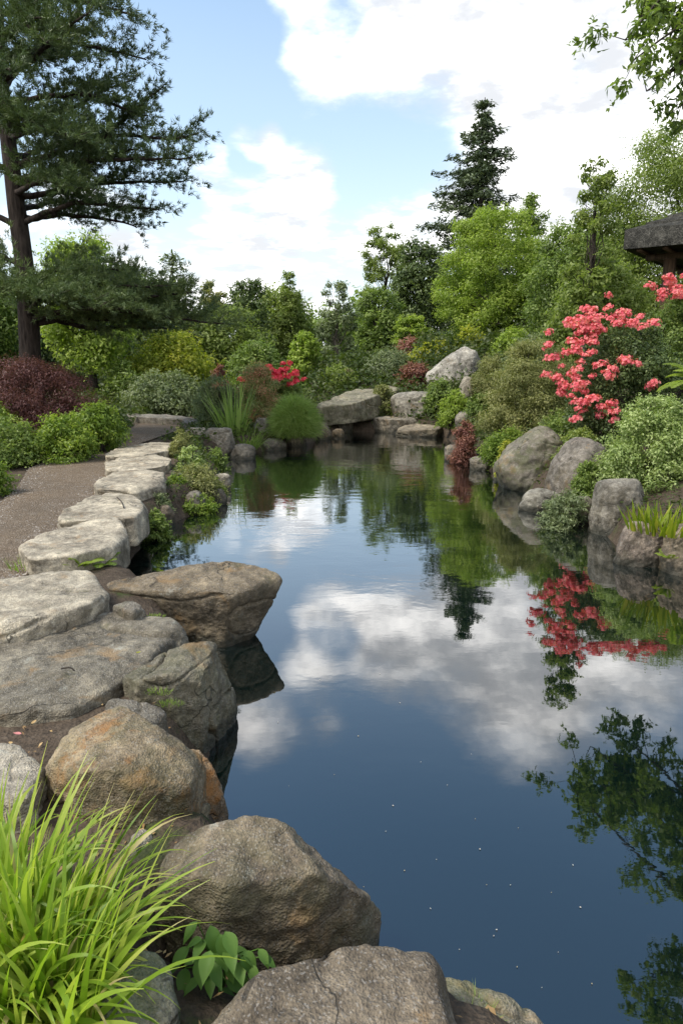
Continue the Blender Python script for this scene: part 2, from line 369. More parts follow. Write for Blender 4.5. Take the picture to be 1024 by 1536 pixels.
# ---------------------------------------------------------------- rocks
ICO = {}
def ico(n):
    if n not in ICO:
        bm = bmesh.new(); bmesh.ops.create_icosphere(bm, subdivisions=n, radius=1)
        bm.verts.ensure_lookup_table()
        V = np.array([v.co[:] for v in bm.verts]); V /= np.linalg.norm(V, axis=1)[:, None]
        F = np.array([[v.index for v in f.verts] for f in bm.faces]); bm.free(); ICO[n] = (V, F)
    return ICO[n]
def rock_mesh(name, pts, seed, p=16, rough=.05, lvl=6, cuts=7, crack=.5):
    rng = np.random.default_rng(seed); pts = np.asarray(pts, float)
    c = pts.mean(0); s = (pts.max(0) - pts.min(0)) / 2; q = (pts - c) / s
    bm = bmesh.new(); vs = [bm.verts.new(a) for a in q]; bmesh.ops.convex_hull(bm, input=vs)
    pl = {}
    for f in bm.faces:
        f.normal_update(); n = np.array(f.normal[:]); d = float(n @ np.array(f.verts[0].co[:]))
        if np.linalg.norm(n) < .5: continue
        if d < 0: n, d = -n, -d
        pl[tuple(np.round(n, 1))] = (n, max(d, .05))
    bm.free()
    N = np.array([a for a, _ in pl.values()]); D = np.array([b for _, b in pl.values()])
    for _ in range(cuts):
        n = rng.standard_normal(3); n[2] = abs(n[2]) * .7; n /= np.linalg.norm(n)
        N = np.vstack([N, n]); D = np.append(D, (q @ n).max() * rng.uniform(.84, .98))
    dirs, F = ico(lvl)
    k = np.maximum(dirs @ N.T, 0) / D
    r = 1 / ((k ** p).sum(1) ** (1 / p))
    V = c + s * dirs * r[:, None] * 1.03
    L = float(np.cbrt(np.prod(s)) * 2)
    def vn(V):
        fn = np.cross(V[F[:, 1]] - V[F[:, 0]], V[F[:, 2]] - V[F[:, 0]]); vn_ = np.zeros_like(V)
        for j in range(3): np.add.at(vn_, F[:, j], fn)
        return vn_ / (np.linalg.norm(vn_, axis=1)[:, None] + 1e-12)
    n = vn(V); o = rng.uniform(-50, 50, 3)
    W = V + .10 * L * np.stack([pnoise(V * (1.5 / L) + o + 9 * j, seed + 31 * j) for j in range(3)], 1)
    d = rough * L * (1.3 * fbm(W * (1.7 / L) + o, seed, 3, .55))
    d -= rough * L * .60 * np.abs(fbm(W * (3.6 / L) + o + 5, seed + 5, 3, .55)) + rough * L * .30 * np.abs(pnoise(W * (9 / L) + o + 25, seed + 6))
    if crack:
        a = np.abs(pnoise(W * np.array((1.1, 1.1, 2.4)) / L + o + 13, seed + 9))
        d -= crack * .055 * L * np.exp(-(a / .020) ** 2) * sstep(-.1, .25, pnoise(W * (1.3 / L) + o + 40, seed + 3))
    V = V + n * d[:, None]; n = vn(V)
    V = V + n * (.010 * fbm(V * 11 + o, seed + 71, 3, .6) + .0045 * fbm(V * 38 + o, seed + 72, 2, .6))[:, None]
    return V, F
def rock(name, label, cat, pts, seed, color, group=None, rust=0.0, moss=0.0, **kw):
    V, F = rock_mesh(name, pts, seed, **kw)
    b = V.mean(0); b[2] = V[:, 2].min()
    o = put(name, mesh_np(name, V - b, F, ROCK, smooth=True), None, b, label, cat, group); o.color = tuple(color) + (1,); o['rust'] = float(rust); o['moss'] = float(moss)
    return o
def hull_from(top, zb, flare=1.06, base=None, zt=None):
    """top: pixels (px,py,z) of the upper outline; base ring = its flared plan at zb, or given pixels"""
    T = np.array([P(*q) if len(q) == 3 else P(*q, zt) for q in top]); c = T[:, :2].mean(0)
    B = np.concatenate([c + (T[:, :2] - c) * flare, np.full((len(T), 1), zb)], 1)
    parts = [T, B]
    if base: parts.append(np.array([P(*q) for q in base]))
    return np.concatenate(parts)
# colours: plain stone albedos
G_PALE, G_GREY, G_DARK, G_BROWN, G_TAN = (.34, .31, .255), (.25, .228, .19), (.17, .155, .128), (.21, .172, .130), (.29, .24, .172)
NEAR = "boulders along the near left shore"
rock('boulder', "broad flat brown boulder at the bottom centre, its top facing up", 'boulder',
     hull_from([(285, 1536, .44), (345, 1478, .45), (500, 1425, .46), (620, 1392, .45), (645, 1420, .44), (668, 1500, .42), (690, 1600, .42), (480, 1680, .44), (300, 1640, .42), (255, 1560, .42)], -.1, 1.03, [(690, 1545, .1)]), 11, (.175, .145, .108), NEAR, lvl=7, rough=.024, crack=.9, cuts=12, p=60)
rock('boulder', "pale mossy boulder at the bottom right edge of the near rocks", 'boulder',
     hull_from([(655, 1450, .22), (668, 1440, .24), (710, 1470, .22), (760, 1500, .20), (800, 1510, .18), (850, 1545, .12), (760, 1640, .24), (660, 1600, .25)], -.2, 1.05), 12, (.33, .29, .22), NEAR, lvl=6, rough=.06, crack=.8, moss=.6)
rock('boulder', "big brown boulder with a jagged ridge, right of the grass clump", 'boulder',
     hull_from([(235, 1285, .40), (278, 1240, .45), (330, 1228, .48), (425, 1226, .48), (480, 1250, .45), (530, 1298, .38), (545, 1330, .30), (470, 1330, .40), (300, 1335, .44), (235, 1330, .36)], -.12, .92, [(570, 1395, .0), (535, 1440, .0), (400, 1480, .08), (300, 1475, .12), (235, 1400, .2)]), 13, (.165, .134, .098), NEAR, lvl=7, rough=.034, crack=1.4, cuts=18, p=70, moss=.25)
rock('boulder', "large tan boulder with rust orange stains above the grass clump", 'boulder',
     hull_from([(75, 1120, .45), (130, 1062, .52), (185, 1048, .53), (235, 1075, .50), (290, 1110, .42), (315, 1150, .34), (280, 1160, .44), (200, 1150, .50), (110, 1160, .46)], .0, .98, [(230, 1260, .06), (270, 1190, .02), (100, 1250, .2), (180, 1275, .12), (65, 1190, .3)]), 14, (.235, .188, .126), NEAR, lvl=7, rough=.036, crack=2.2, cuts=20, p=60, rust=.8, moss=.25)
rock('rock', "small rust stained rock wedged at the water, right of the tan boulder", 'rock',
     hull_from([(285, 1120, .30), (308, 1122, .30), (325, 1165, .22), (338, 1200, .14), (300, 1195, .20), (275, 1160, .26)], -.15, 1.05, [(343, 1225, 0), (275, 1232, .02)]), 15, (.23, .165, .10), NEAR, lvl=6, rough=.05, cuts=10, p=30, rust=1.0)
rock('rock', "flat grey rock lying behind the top of the tan boulder", 'rock',
     hull_from([(150, 1050, .44), (195, 1040, .45), (245, 1055, .42), (250, 1075, .38), (200, 1095, .4)], .1, 1.0), 16, G_DARK, NEAR, lvl=5, rough=.04)
rock('boulder', "dark rounded boulder standing in the water, middle of the near shore", 'boulder',
     hull_from([(180, 1010, .40), (225, 972, .46), (290, 956, .47), (330, 968, .40), (348, 1000, .28), (300, 1000, .43), (230, 1020, .42), (190, 1040, .36)], -.12, 1.0, [(352, 1070, .02), (345, 1090, 0), (300, 1112, 0), (230, 1090, .1)]), 17, (.165, .148, .114), NEAR, lvl=7, rough=.034, cuts=16, p=60, crack=2.0, moss=.3)
rock('rock_slab', "wide weathered grey slab with cracks, left of the jutting rock", 'slab',
     hull_from([(-180, 1000, .36), (-40, 960, .38), (60, 925, .40), (150, 908, .42), (230, 915, .42), (275, 925, .38), (288, 945, .33), (230, 965, .40), (190, 1005, .40), (120, 1050, .38), (0, 1066, .36), (-180, 1080, .34)], .0, 1.02), 18, (.195, .176, .138), NEAR, lvl=7, rough=.030, crack=1.8, cuts=6, p=30)
rock('rock_slab', "pale flat slab at the left edge on top of the grey slab", 'slab',
     hull_from([(-120, 905, .49), (-40, 870, .50), (60, 853, .50), (140, 851, .50), (160, 885, .49), (130, 905, .49), (40, 928, .49), (-60, 945, .48)], .22, 1.02), 19, (.40, .36, .285), NEAR, lvl=6, rough=.03, crack=.6, cuts=3, p=22)
rock('rock', "small grey stone beside the right end of the pale flat slab", 'rock',
     hull_from([(165, 905, .44), (195, 897, .46), (218, 908, .44), (200, 918, .44)], .25, 1.1), 20, G_GREY, NEAR, lvl=5)
rock('rock', "pale rock at the left edge above the grass clump", 'rock',
     hull_from([(-60, 1130, .42), (0, 1100, .44), (40, 1118, .43), (68, 1150, .40), (40, 1190, .42), (-60, 1200, .42)], .15, 1.02), 21, G_PALE, NEAR, lvl=6, rough=.04, cuts=4)
rock('boulder', "long angular boulder jutting out over the water", 'boulder',
     hull_from([(160, 874, .36), (250, 855, .41), (345, 841, .45), (398, 850, .43), (424, 870, .36), (412, 884, .32), (350, 890, .37), (250, 887, .36), (162, 884, .34)], -.15, .5, [(318, 930, .0), (285, 928, .0), (352, 918, .03), (180, 905, .15), (230, 918, .05), (400, 888, .24)]), 22, (.20, .165, .116), NEAR, lvl=7, rough=.028, crack=.35, cuts=0, p=34)
rock('rock', "mossy grey rock half hidden under the grass clump", 'rock',
     hull_from([(140, 1440, .40), (180, 1412, .42), (245, 1418, .40), (268, 1460, .36), (255, 1530, .36), (130, 1560, .38)], .1, 1.05), 23, (.28, .265, .21), NEAR, lvl=6, rough=.06, moss=.8)
rock('rock', "small grey rock between the tan boulder and the ridge boulder", 'rock',
     hull_from([(190, 1255, .32), (225, 1240, .33), (238, 1270, .28), (215, 1310, .26), (185, 1300, .3)], .05, 1.1), 24, G_GREY, NEAR, lvl=5)

STEP = "flat stepping stones beside the gravel path"
def step(label, top, seed, zt=.41, flare=.97, base=None):
    rock('stepping_stone', label, 'stepping stone', hull_from([(a, b, zt) for a, b in top], .16, flare, base), seed, (.43, .385, .305), STEP, lvl=6, rough=.026, crack=.5, cuts=4, p=30)
step("nearest pale stepping stone, beside the jutting boulder", [(30, 820), (70, 793), (120, 781), (178, 780), (193, 797), (170, 818), (110, 832), (45, 838)], 31, .43, .97, [(188, 838, .05), (165, 852, .1)])
step("second stepping stone from the front, with a thin dark twig on it", [(86, 770), (130, 745), (165, 739), (200, 742), (220, 762), (205, 775), (150, 772), (90, 780)], 32, .42, .97, [(222, 778, .05), (195, 795, .1)])
step("third stepping stone from the front, wider than the two behind it", [(142, 722), (175, 707), (215, 703), (246, 710), (248, 722), (205, 733), (145, 733)], 33, .42, .97, [(250, 732, .1), (215, 748, .12)])
step("fourth stepping stone from the front, lying close behind a wider one", [(158, 692), (185, 684), (230, 682), (257, 688), (252, 697), (205, 704), (160, 703)], 34, .41)
step("farthest pale stepping stone of the row by the path", [(157, 680), (185, 668), (230, 662), (256, 664), (254, 675), (215, 683), (160, 684)], 35, .41)

EDGE = "stones along the left shore"
def srock(name, label, x0, y0, x1, y1, z0, seed, color, group, depth=.8, lvl=5, yd=None, tilt=0.0, flat=.3, **kw):
    """a lone stone whose front foot stands at the pixel row y1 on height z0; size from its outline"""
    kw.setdefault('rough', .06); cx = (x0 + x1) / 2
    f = P(cx, y1, z0) if yd is None else PD(cx, y1, yd); z0 = f[2]; yc = f[1]; l = PD(x0, y1, yc)[0]; r = PD(x1, y1, yc)[0]; zt = PD(cx, y0, yc)[2]
    rng = np.random.default_rng(seed); wdt = r - l; dp = wdt * depth; h = zt - z0; pts = []; top = np.array((rng.uniform(-.12, .12), rng.uniform(-.05, .15)))
    for fz, fr in ((-.25 - .05 / max(h, .05), .92), (.35, 1.0), (.80, .84 + .1 * flat), (1.0, .42 + .38 * flat)):
        for a in np.linspace(0, 2 * math.pi, 8)[:-1] + rng.uniform(0, 1):
            q = fr * (1 + rng.uniform(-.14, .08)); o = top * (fz > .5)
            pts.append(((l + r) / 2 + (q * .5 * math.cos(a) + o[0] * .5) * wdt, yc + dp * .42 + (q * .5 * math.sin(a) + o[1] * .5) * dp, z0 + h * (fz * (1 - (.06 if fz > .5 else 0) * rng.random()) + tilt * math.cos(a) * (fz > .5))))
    return rock(name, label, 'rock' if name != 'boulder' else 'boulder', pts, seed, color, group, lvl=lvl, **kw)
srock('rock', "pale flat topped stone at the path end, left of a grey block", 268, 641, 308, 674, .1, 41, G_PALE, EDGE, flat=1.0)
srock('rock', "grey block of stone left of the tall strap leaved plant", 298, 642, 352, 684, .02, 42, G_GREY, EDGE, lvl=6, flat=.8)
srock('rock', "upright pale stone between strap leaved plant and round grass mound", 374, 627, 410, 668, .06, 43, (.27, .245, .215), EDGE, lvl=6)
srock('rock', "low stone at the waterline under the round grass mound", 426, 650, 462, 670, 0, 44, G_TAN, EDGE)
srock('rock', "low dark stone at the waterline, left of the round grass mound", 388, 658, 430, 676, 0, 45, G_DARK, EDGE)
srock('rock', "small pale stone at the tip of the planted point", 316, 711, 346, 730, .05, 46, G_PALE, EDGE)
srock('rock', "dark round stone at the waterline below the planted point", 272, 738, 308, 772, 0, 47, G_DARK, EDGE)
srock('rock', "dark stone at the waterline at the right of the planted point", 305, 734, 340, 758, 0, 48, G_DARK, EDGE)
srock('rock', "small brown stone at the waterline at the foot of the second stepping stone", 232, 758, 262, 788, 0, 49, G_BROWN, EDGE)
srock('rock', "small tan stone beside the third stepping stone", 245, 706, 264, 722, .2, 50, G_TAN, EDGE)
srock('rock', "low stone at the water between grey block and strap leaved plant", 340, 668, 385, 690, 0, 51, G_DARK, EDGE)
# edging of long flat kerb stones at the end of the path
rock('edging_stone', "long low edging stone closing the far end of the path", 'edging stone',
     np.concatenate([hull_from([(192, 619, .46), (282, 624, .46), (284, 629, .46), (192, 624, .46)], .2, 1.0)]), 52, G_GREY, EDGE, lvl=5, rough=.02, cuts=0, p=30)
rock('edging_stone', "short edging stone at the right end of the long one", 'edging stone',
     hull_from([(272, 625, .46), (304, 627, .46), (306, 636, .44), (276, 634, .44)], .1, 1.0), 53, (.19, .175, .155), EDGE, lvl=5, rough=.03, cuts=1, p=26)

FAR = "rocks of the small cascade at the far end"
def frock(name, label, top, zb, seed, color, base=None, pts=None, **kw):
    kw.setdefault('rough', .04); kw.setdefault('lvl', 6); kw.setdefault('cuts', 3); kw.setdefault('p', 22)
    rock(name, label, 'rock' if name == 'rock' else 'slab', hull_from(top, zb, 1.0, base) if pts is None else np.array(pts), seed, color, FAR, **kw)
frock('rock_slab', "long lichen topped slab above the dark outlet", None, None, 61, (.30, .27, .205), moss=.45, pts=[PD(*q) - np.array((0, 0, dz)) for q in ((476, 598, 16.2), (498, 590, 16.8), (545, 580, 18), (588, 575, 19.2), (600, 581, 18.4), (565, 590, 17.0), (535, 600, 16.2), (478, 606, 15.9)) for dz in (.04, .55)], cuts=3)
srock('rock', "dark squared rock on the left of the dark outlet", 476, 608, 532, 645, .08, 62, G_GREY, FAR, lvl=6, p=24, flat=.9)
srock('rock', "small egg shaped pebble left of the dark outlet", 489, 630, 507, 648, .02, 63, (.31, .30, .28), FAR)
srock('rock', "orange brown stone at the waterline, far left corner of the pond", 496, 643, 517, 658, 0, 64, (.27, .20, .12), FAR)
srock('rock', "pale low stone right behind the round grass mound", 466, 634, 498, 660, 0, 65, G_TAN, FAR)
frock('rock_slab', "pale squared slab on the right of the dark outlet", [(554, 622, .36), (590, 619, .38), (628, 622, .36), (624, 627, .35), (585, 628, .35), (558, 626, .34)], -.1, 66, (.28, .25, .20))
frock('rock_slab', "low tan slab with a pointed right end by the water", [(592, 642, .16), (625, 631, .26), (650, 630, .26), (672, 637, .2), (655, 643, .2), (610, 645, .15)], -.1, 67, (.31, .26, .185))
srock('rock', "smooth oval grey boulder above the squared slab", 582, 588, 672, 620, .44, 68, (.33, .31, .265), FAR, lvl=6, p=18, cuts=2, rough=.03, depth=.7, flat=.6)
srock('boulder', "large pale boulder high on the far bank", 640, 528, 730, 584, 0, 69, (.36, .345, .31), FAR, lvl=6, tilt=.28, yd=18.6, flat=-.25, cuts=10, p=30, depth=.7)
srock('rock', "pointed upright stone below the large pale boulder", 688, 563, 716, 606, 0, 70, G_PALE, FAR, cuts=8, yd=17)
srock('rock', "grey stone peeping out above the red barberry", 682, 618, 722, 640, .35, 71, G_PALE, FAR)
srock('rock', "brown rounded rock among the low plants above the lichen topped slab", 510, 553, 532, 570, 0, 72, (.22, .16, .12), FAR, yd=19.5)
srock('rock', "flat dark stone bridging the dark outlet", 522, 610, 562, 621, .44, 73, G_BROWN, FAR, depth=1.2)

BANK = "boulders along the right bank"
srock('boulder', "dome shaped grey boulder with a mossy top on the right bank", 748, 644, 868, 738, 0, 81, (.205, .185, .16), BANK, lvl=6, rough=.06, p=14, depth=.9, flat=-.1, tilt=.1, moss=.55)
srock('boulder', "wide grey boulder under the pale green shrub", 822, 662, 935, 768, 0, 82, (.215, .195, .17), BANK, lvl=6, depth=1.0, flat=.2)
srock('boulder', "tall square boulder with a rounded top at the waterline", 888, 722, 984, 806, 0, 83, (.23, .215, .185), BANK, lvl=6, rough=.04, depth=.8, cuts=4, p=20, flat=.7)
srock('boulder', "brown squat boulder in front of the yellow green plant", 927, 788, 1012, 852, 0, 84, (.20, .165, .138), BANK, lvl=6, rough=.05, depth=.8)
srock('boulder', "boulder cut off by the right edge of the view at the waterline", 1005, 792, 1120, 868, 0, 85, G_BROWN, BANK, lvl=6)
srock('rock', "pale flat rock lying in the water under the fern", 777, 737, 855, 768, 0, 86, (.26, .25, .215), BANK, lvl=5, depth=.6)
srock('rock', "dark rock at the waterline behind the fern", 845, 745, 900, 785, 0, 87, G_DARK, BANK)
srock('rock', "low stone at the waterline right of the red barberry", 703, 686, 742, 706, 0, 88, G_GREY, BANK)
srock('rock', "dark low stone at the waterline left of the dome boulder", 738, 696, 780, 722, 0, 89, G_DARK, BANK)
srock('rock', "small stone on the far waterline below the barberry", 664, 668, 700, 692, 0, 90, G_DARK, BANK)
# ---------------------------------------------------------------- plant materials
def leafmat(name, stops, trans=.35, rough=.5, spec=.35):
    m, t, out = newmat(name)
    at = t.new('ShaderNodeAttribute', attribute_name='tint')
    n = len(stops); col = t.ramp(at.outputs['Fac'], [(i / (n - 1), c) for i, c in enumerate(stops)])
    b = t.new('ShaderNodeBsdfPrincipled'); t.put(b.inputs['Base Color'], col); b.inputs['Roughness'].default_value = rough; b.inputs['Specular IOR Level'].default_value = spec
    tr = t.new('ShaderNodeBsdfTranslucent'); t.put(tr.inputs[0], t.mix(1.0, col, (1.15, 1.25, .6), 'MULTIPLY'))
    mx = t.new('ShaderNodeMixShader'); mx.inputs[0].default_value = min(.5, trans * 1.2)
    t.l.new(b.outputs[0], mx.inputs[1]); t.l.new(tr.outputs[0], mx.inputs[2]); t.l.new(mx.outputs[0], out.inputs[0]); return m
L_GREEN = leafmat("leaf_green", [(0.086, 0.127, 0.032), (0.172, 0.247, 0.060), (0.282, 0.356, 0.098)])
L_BRIGHT = leafmat("leaf_bright", [(0.155, 0.224, 0.034), (0.270, 0.362, 0.063), (0.414, 0.494, 0.115)], .42)
L_YELLOW = leafmat("leaf_yellow_green", [(0.167, 0.220, 0.026), (0.317, 0.360, 0.044), (0.521, 0.491, 0.070)], .42)
L_DARK = leafmat("leaf_dark", [(0.051, 0.078, 0.030), (0.095, 0.138, 0.046), (0.159, 0.209, 0.069)], .25)
L_OLIVE = leafmat("leaf_olive", [(0.135, 0.149, 0.054), (0.238, 0.254, 0.090), (0.373, 0.367, 0.149)], .3)
L_MID = leafmat("leaf_mid_green", [(0.109, 0.149, 0.039), (0.207, 0.270, 0.069), (0.322, 0.380, 0.115)], .4)
L_GREY = leafmat("leaf_grey_green", [(0.094, 0.126, 0.060), (0.167, 0.211, 0.099), (0.280, 0.325, 0.166)], .3)
L_SAGE = leafmat("leaf_pale_edged", [(0.139, 0.211, 0.060), (0.280, 0.360, 0.120), (0.558, 0.632, 0.299)], .35)
L_MAPLE = leafmat("leaf_red_maple", [(.062, .026, .028), (.12, .050, .050), (.21, .095, .085)], .3)
L_RUST = leafmat("leaf_barberry", [(0.139, 0.060, 0.049), (0.251, 0.109, 0.085), (0.372, 0.185, 0.131)], .3)
L_SPIREA = leafmat("leaf_spirea", [(.18, .25, .08), (.28, .30, .12), (.75, .28, .22)], .3)
L_FERN = leafmat("leaf_fern", [(0.108, 0.172, 0.029), (0.182, 0.273, 0.045), (0.322, 0.393, 0.070)], .4)
L_GRASS = leafmat("grass_blade", [(.12, .21, .018), (.23, .35, .032), (.36, .46, .06), (.46, .50, .10), (.52, .43, .20)], .45, .42, .4)
L_SOFT = leafmat("fine_grass", [(.16, .25, .055), (.26, .36, .09), (.38, .46, .16)], .4)
L_NEEDLE = leafmat("pine_needle", [(0.046, 0.076, 0.030), (0.090, 0.133, 0.048), (0.161, 0.207, 0.071)], .15, .5, .3)
L_BLUE = leafmat("fir_needle", [(.060, .085, .055), (.11, .145, .085), (.18, .22, .12)], .12, .5, .3)
L_HERB = leafmat("herb_leaf", [(.065, .14, .025), (.12, .225, .045), (.19, .31, .07)], .35, .5, .22)
L_PETAL = leafmat("azalea_petal", [(.70, .10, .16), (.82, .22, .27), (.92, .46, .42)], .35, .6, .2)
L_RED = leafmat("red_petal", [(.60, .035, .075), (.76, .08, .13), (.84, .22, .22)], .3, .6, .2)
L_DRY = leafmat("dry_leaf", [(0.186, 0.109, 0.049), (0.354, 0.220, 0.096), (0.558, 0.386, 0.176)], .2)
def make_bark(name, c1, c2):
    m, t, out = newmat(name); tc = t.new('ShaderNodeTexCoord').outputs['Object']
    mp = t.new('ShaderNodeMapping'); t.put(mp.inputs[0], tc); mp.inputs['Scale'].default_value = (1, 1, .25)
    a = t.noise(mp.outputs[0], 22, 6, .7); v = t.vor(mp.outputs[0], 16)
    principled(t, out, t.ramp(t.math('ADD', t.math('MULTIPLY', a, .7), t.math('MULTIPLY', v, .3)), [(.3, c1), (.62, c2)]), .9, .2, t.bump(t.math('ADD', a, v), .9, .03)); return m
BARK = make_bark("bark", (.022, .018, .015), (.075, .062, .05))
BARK_PINE = make_bark("pine_bark", (.018, .014, .012), (.062, .048, .040))
BARK_GREY = make_bark("grey_bark", (.06, .052, .042), (.16, .14, .115))

# ---------------------------------------------------------------- plant builders
def unit(a): return a / (np.linalg.norm(a, axis=-1, keepdims=True) + 1e-9)
def rdir(rng, n): return unit(rng.standard_normal((n, 3)))
def leaf_geo(pos, nrm, axis, L, Wd, fold=.12):
    axis = unit(axis - nrm * (axis * nrm).sum(1, keepdims=True)); b = np.cross(nrm, axis)
    L = np.broadcast_to(L, (len(pos),))[:, None]; Wd = np.broadcast_to(Wd, (len(pos),))[:, None]
    V = np.stack([pos - axis * L * .5, pos + b * Wd * .5 - axis * L * .06 + nrm * Wd * fold, pos + axis * L * .5 - nrm * L * .08, pos - b * Wd * .5 - axis * L * .06 + nrm * Wd * fold], 1)
    return V.reshape(-1, 3), np.arange(len(pos) * 4).reshape(-1, 4)
def cloud(rng, C, Rd, per, L, Wd, up=.45, droop=.3, squash=.75, tint_c=None, solid=.45):
    """leaves spread through clumps: C centres (k,3), Rd radii, per = leaves in each"""
    k = len(C); idx = np.repeat(np.arange(k), per); n = len(idx)
    d = rdir(rng, n); r = Rd[idx] * (rng.random(n) ** solid) * rng.uniform(.85, 1.18, n)
    pos = C[idx] + d * r[:, None] * np.array((1, 1, squash))
    nrm = unit(d * .75 + np.array((0, 0, up)) + .60 * rdir(rng, n))
    ax = unit(rdir(rng, n) + d * .7 - np.array((0, 0, droop)))
    s = rng.uniform(.65, 1.3, n)
    V, F = leaf_geo(pos, nrm, ax, L * s, Wd * s)
    tc = (rng.random(k) if tint_c is None else tint_c)[idx]
    t = np.clip(.15 + .45 * tc + rng.normal(.12, .2, n), 0, 1)
    # loose shoots standing out of each clump, so that no outline is a smooth mound
    ns = k * 5; ii = rng.integers(0, k, ns); sd = unit(rdir(rng, ns) + np.array((0, 0, .45))); ln = Rd[ii] * rng.uniform(.25, .75, ns); m = 7
    u = np.linspace(.1, 1, m)[None, :, None]; q = (C[ii] + sd * Rd[ii][:, None] * np.array((.92, .92, squash)))[:, None] + (sd * ln[:, None])[:, None] * u - np.array((0, 0, droop * .35)) * (ln[:, None, None] * u ** 2)
    q = q.reshape(-1, 3); dd = np.repeat(sd, m, 0); q = q + rng.normal(0, 1, q.shape) * (L * .22); ax2 = unit(dd * .8 + .9 * rdir(rng, len(q)) - np.array((0, 0, droop * .5))); s2 = rng.uniform(.5, 1.0, len(q))
    V2, F2 = leaf_geo(q, unit(np.array((0, 0, .8)) + .7 * rdir(rng, len(q))), ax2, L * s2, Wd * s2); t2 = np.clip(.35 + .4 * tc[0] + rng.normal(.15, .2, len(q)), 0, 1)
    big = .22 * fbm(pos / (2.2 * Rd.mean()), 23, 2); t = np.clip(t + big, 0, 1)
    return np.concatenate([V, V2]), np.concatenate([F, F2 + len(V)]), np.concatenate([np.repeat(t, 4), np.repeat(t2, 4)])
def needles(rng, base, dirs, L, Wd):
    n = len(base); s = np.cross(dirs, rdir(rng, n)); s = unit(s) * Wd / 2
    V = np.stack([base - s, base + s, base + dirs * np.broadcast_to(L, (n,))[:, None]], 1).reshape(-1, 3)
    return V, np.arange(n * 3).reshape(-1, 3)
def strips(base, d0, L, Wd, bend, seg=6, side=None, twist=0.0, shape=.55):
    """curved tapering blades: base (n,3), start direction, length, width, bend = how far the tip droops"""
    n = len(base); L = np.broadcast_to(L, (n,)); Wd = np.broadcast_to(Wd, (n,)); bend = np.broadcast_to(bend, (n,))
    side = unit(np.cross(d0, np.array((0, 0, 1.0)) + 1e-3)) if side is None else side
    pos = base.copy(); d = d0.copy(); V = []
    for k in range(seg + 1):
        f = k / seg; wv = Wd * (np.sin(math.pi * min(.97, .12 + .88 * f) ** shape) if True else 1) * .5
        V.append(pos - side * wv[:, None]); V.append(pos + side * wv[:, None])
        d = unit(d - np.array((0, 0, 1.0)) * (bend / seg * (.4 + 1.5 * f))[:, None]); pos = pos + d * (L / seg)[:, None]
    V = np.stack(V, 1); m = 2 * (seg + 1)
    q = np.array([(2 * k, 2 * k + 1, 2 * k + 3, 2 * k + 2) for k in range(seg)])
    F = (np.arange(n)[:, None, None] * m + q[None]).reshape(-1, 4)
    return V.reshape(-1, 3), F, m
def put_leaves(name, V, F, T, mat, parent, base, **kw):
    return put(name, mesh_np(name, V - np.asarray(base), F, mat, T, False), parent, **kw)
def profile(kind, t):
    if kind == 'round': return np.sqrt(np.clip(1 - (2 * t - .86) ** 2 / 1.35, .03, 1))
    if kind == 'cone': return np.clip(1.02 - t, .03, 1) ** .8 * np.clip(t * 6 + .45, 0, 1)
    if kind == 'oval': return np.sin(np.pi * np.clip(t * .88 + .08, 0, 1)) ** .7
    if kind == 'column': return np.clip(np.sin(np.pi * np.clip(t * .8 + .16, 0, 1)), .1, 1) ** .5
    if kind == 'mound': return np.sqrt(np.clip(1 - t ** 2, .02, 1))
    return np.ones_like(t)
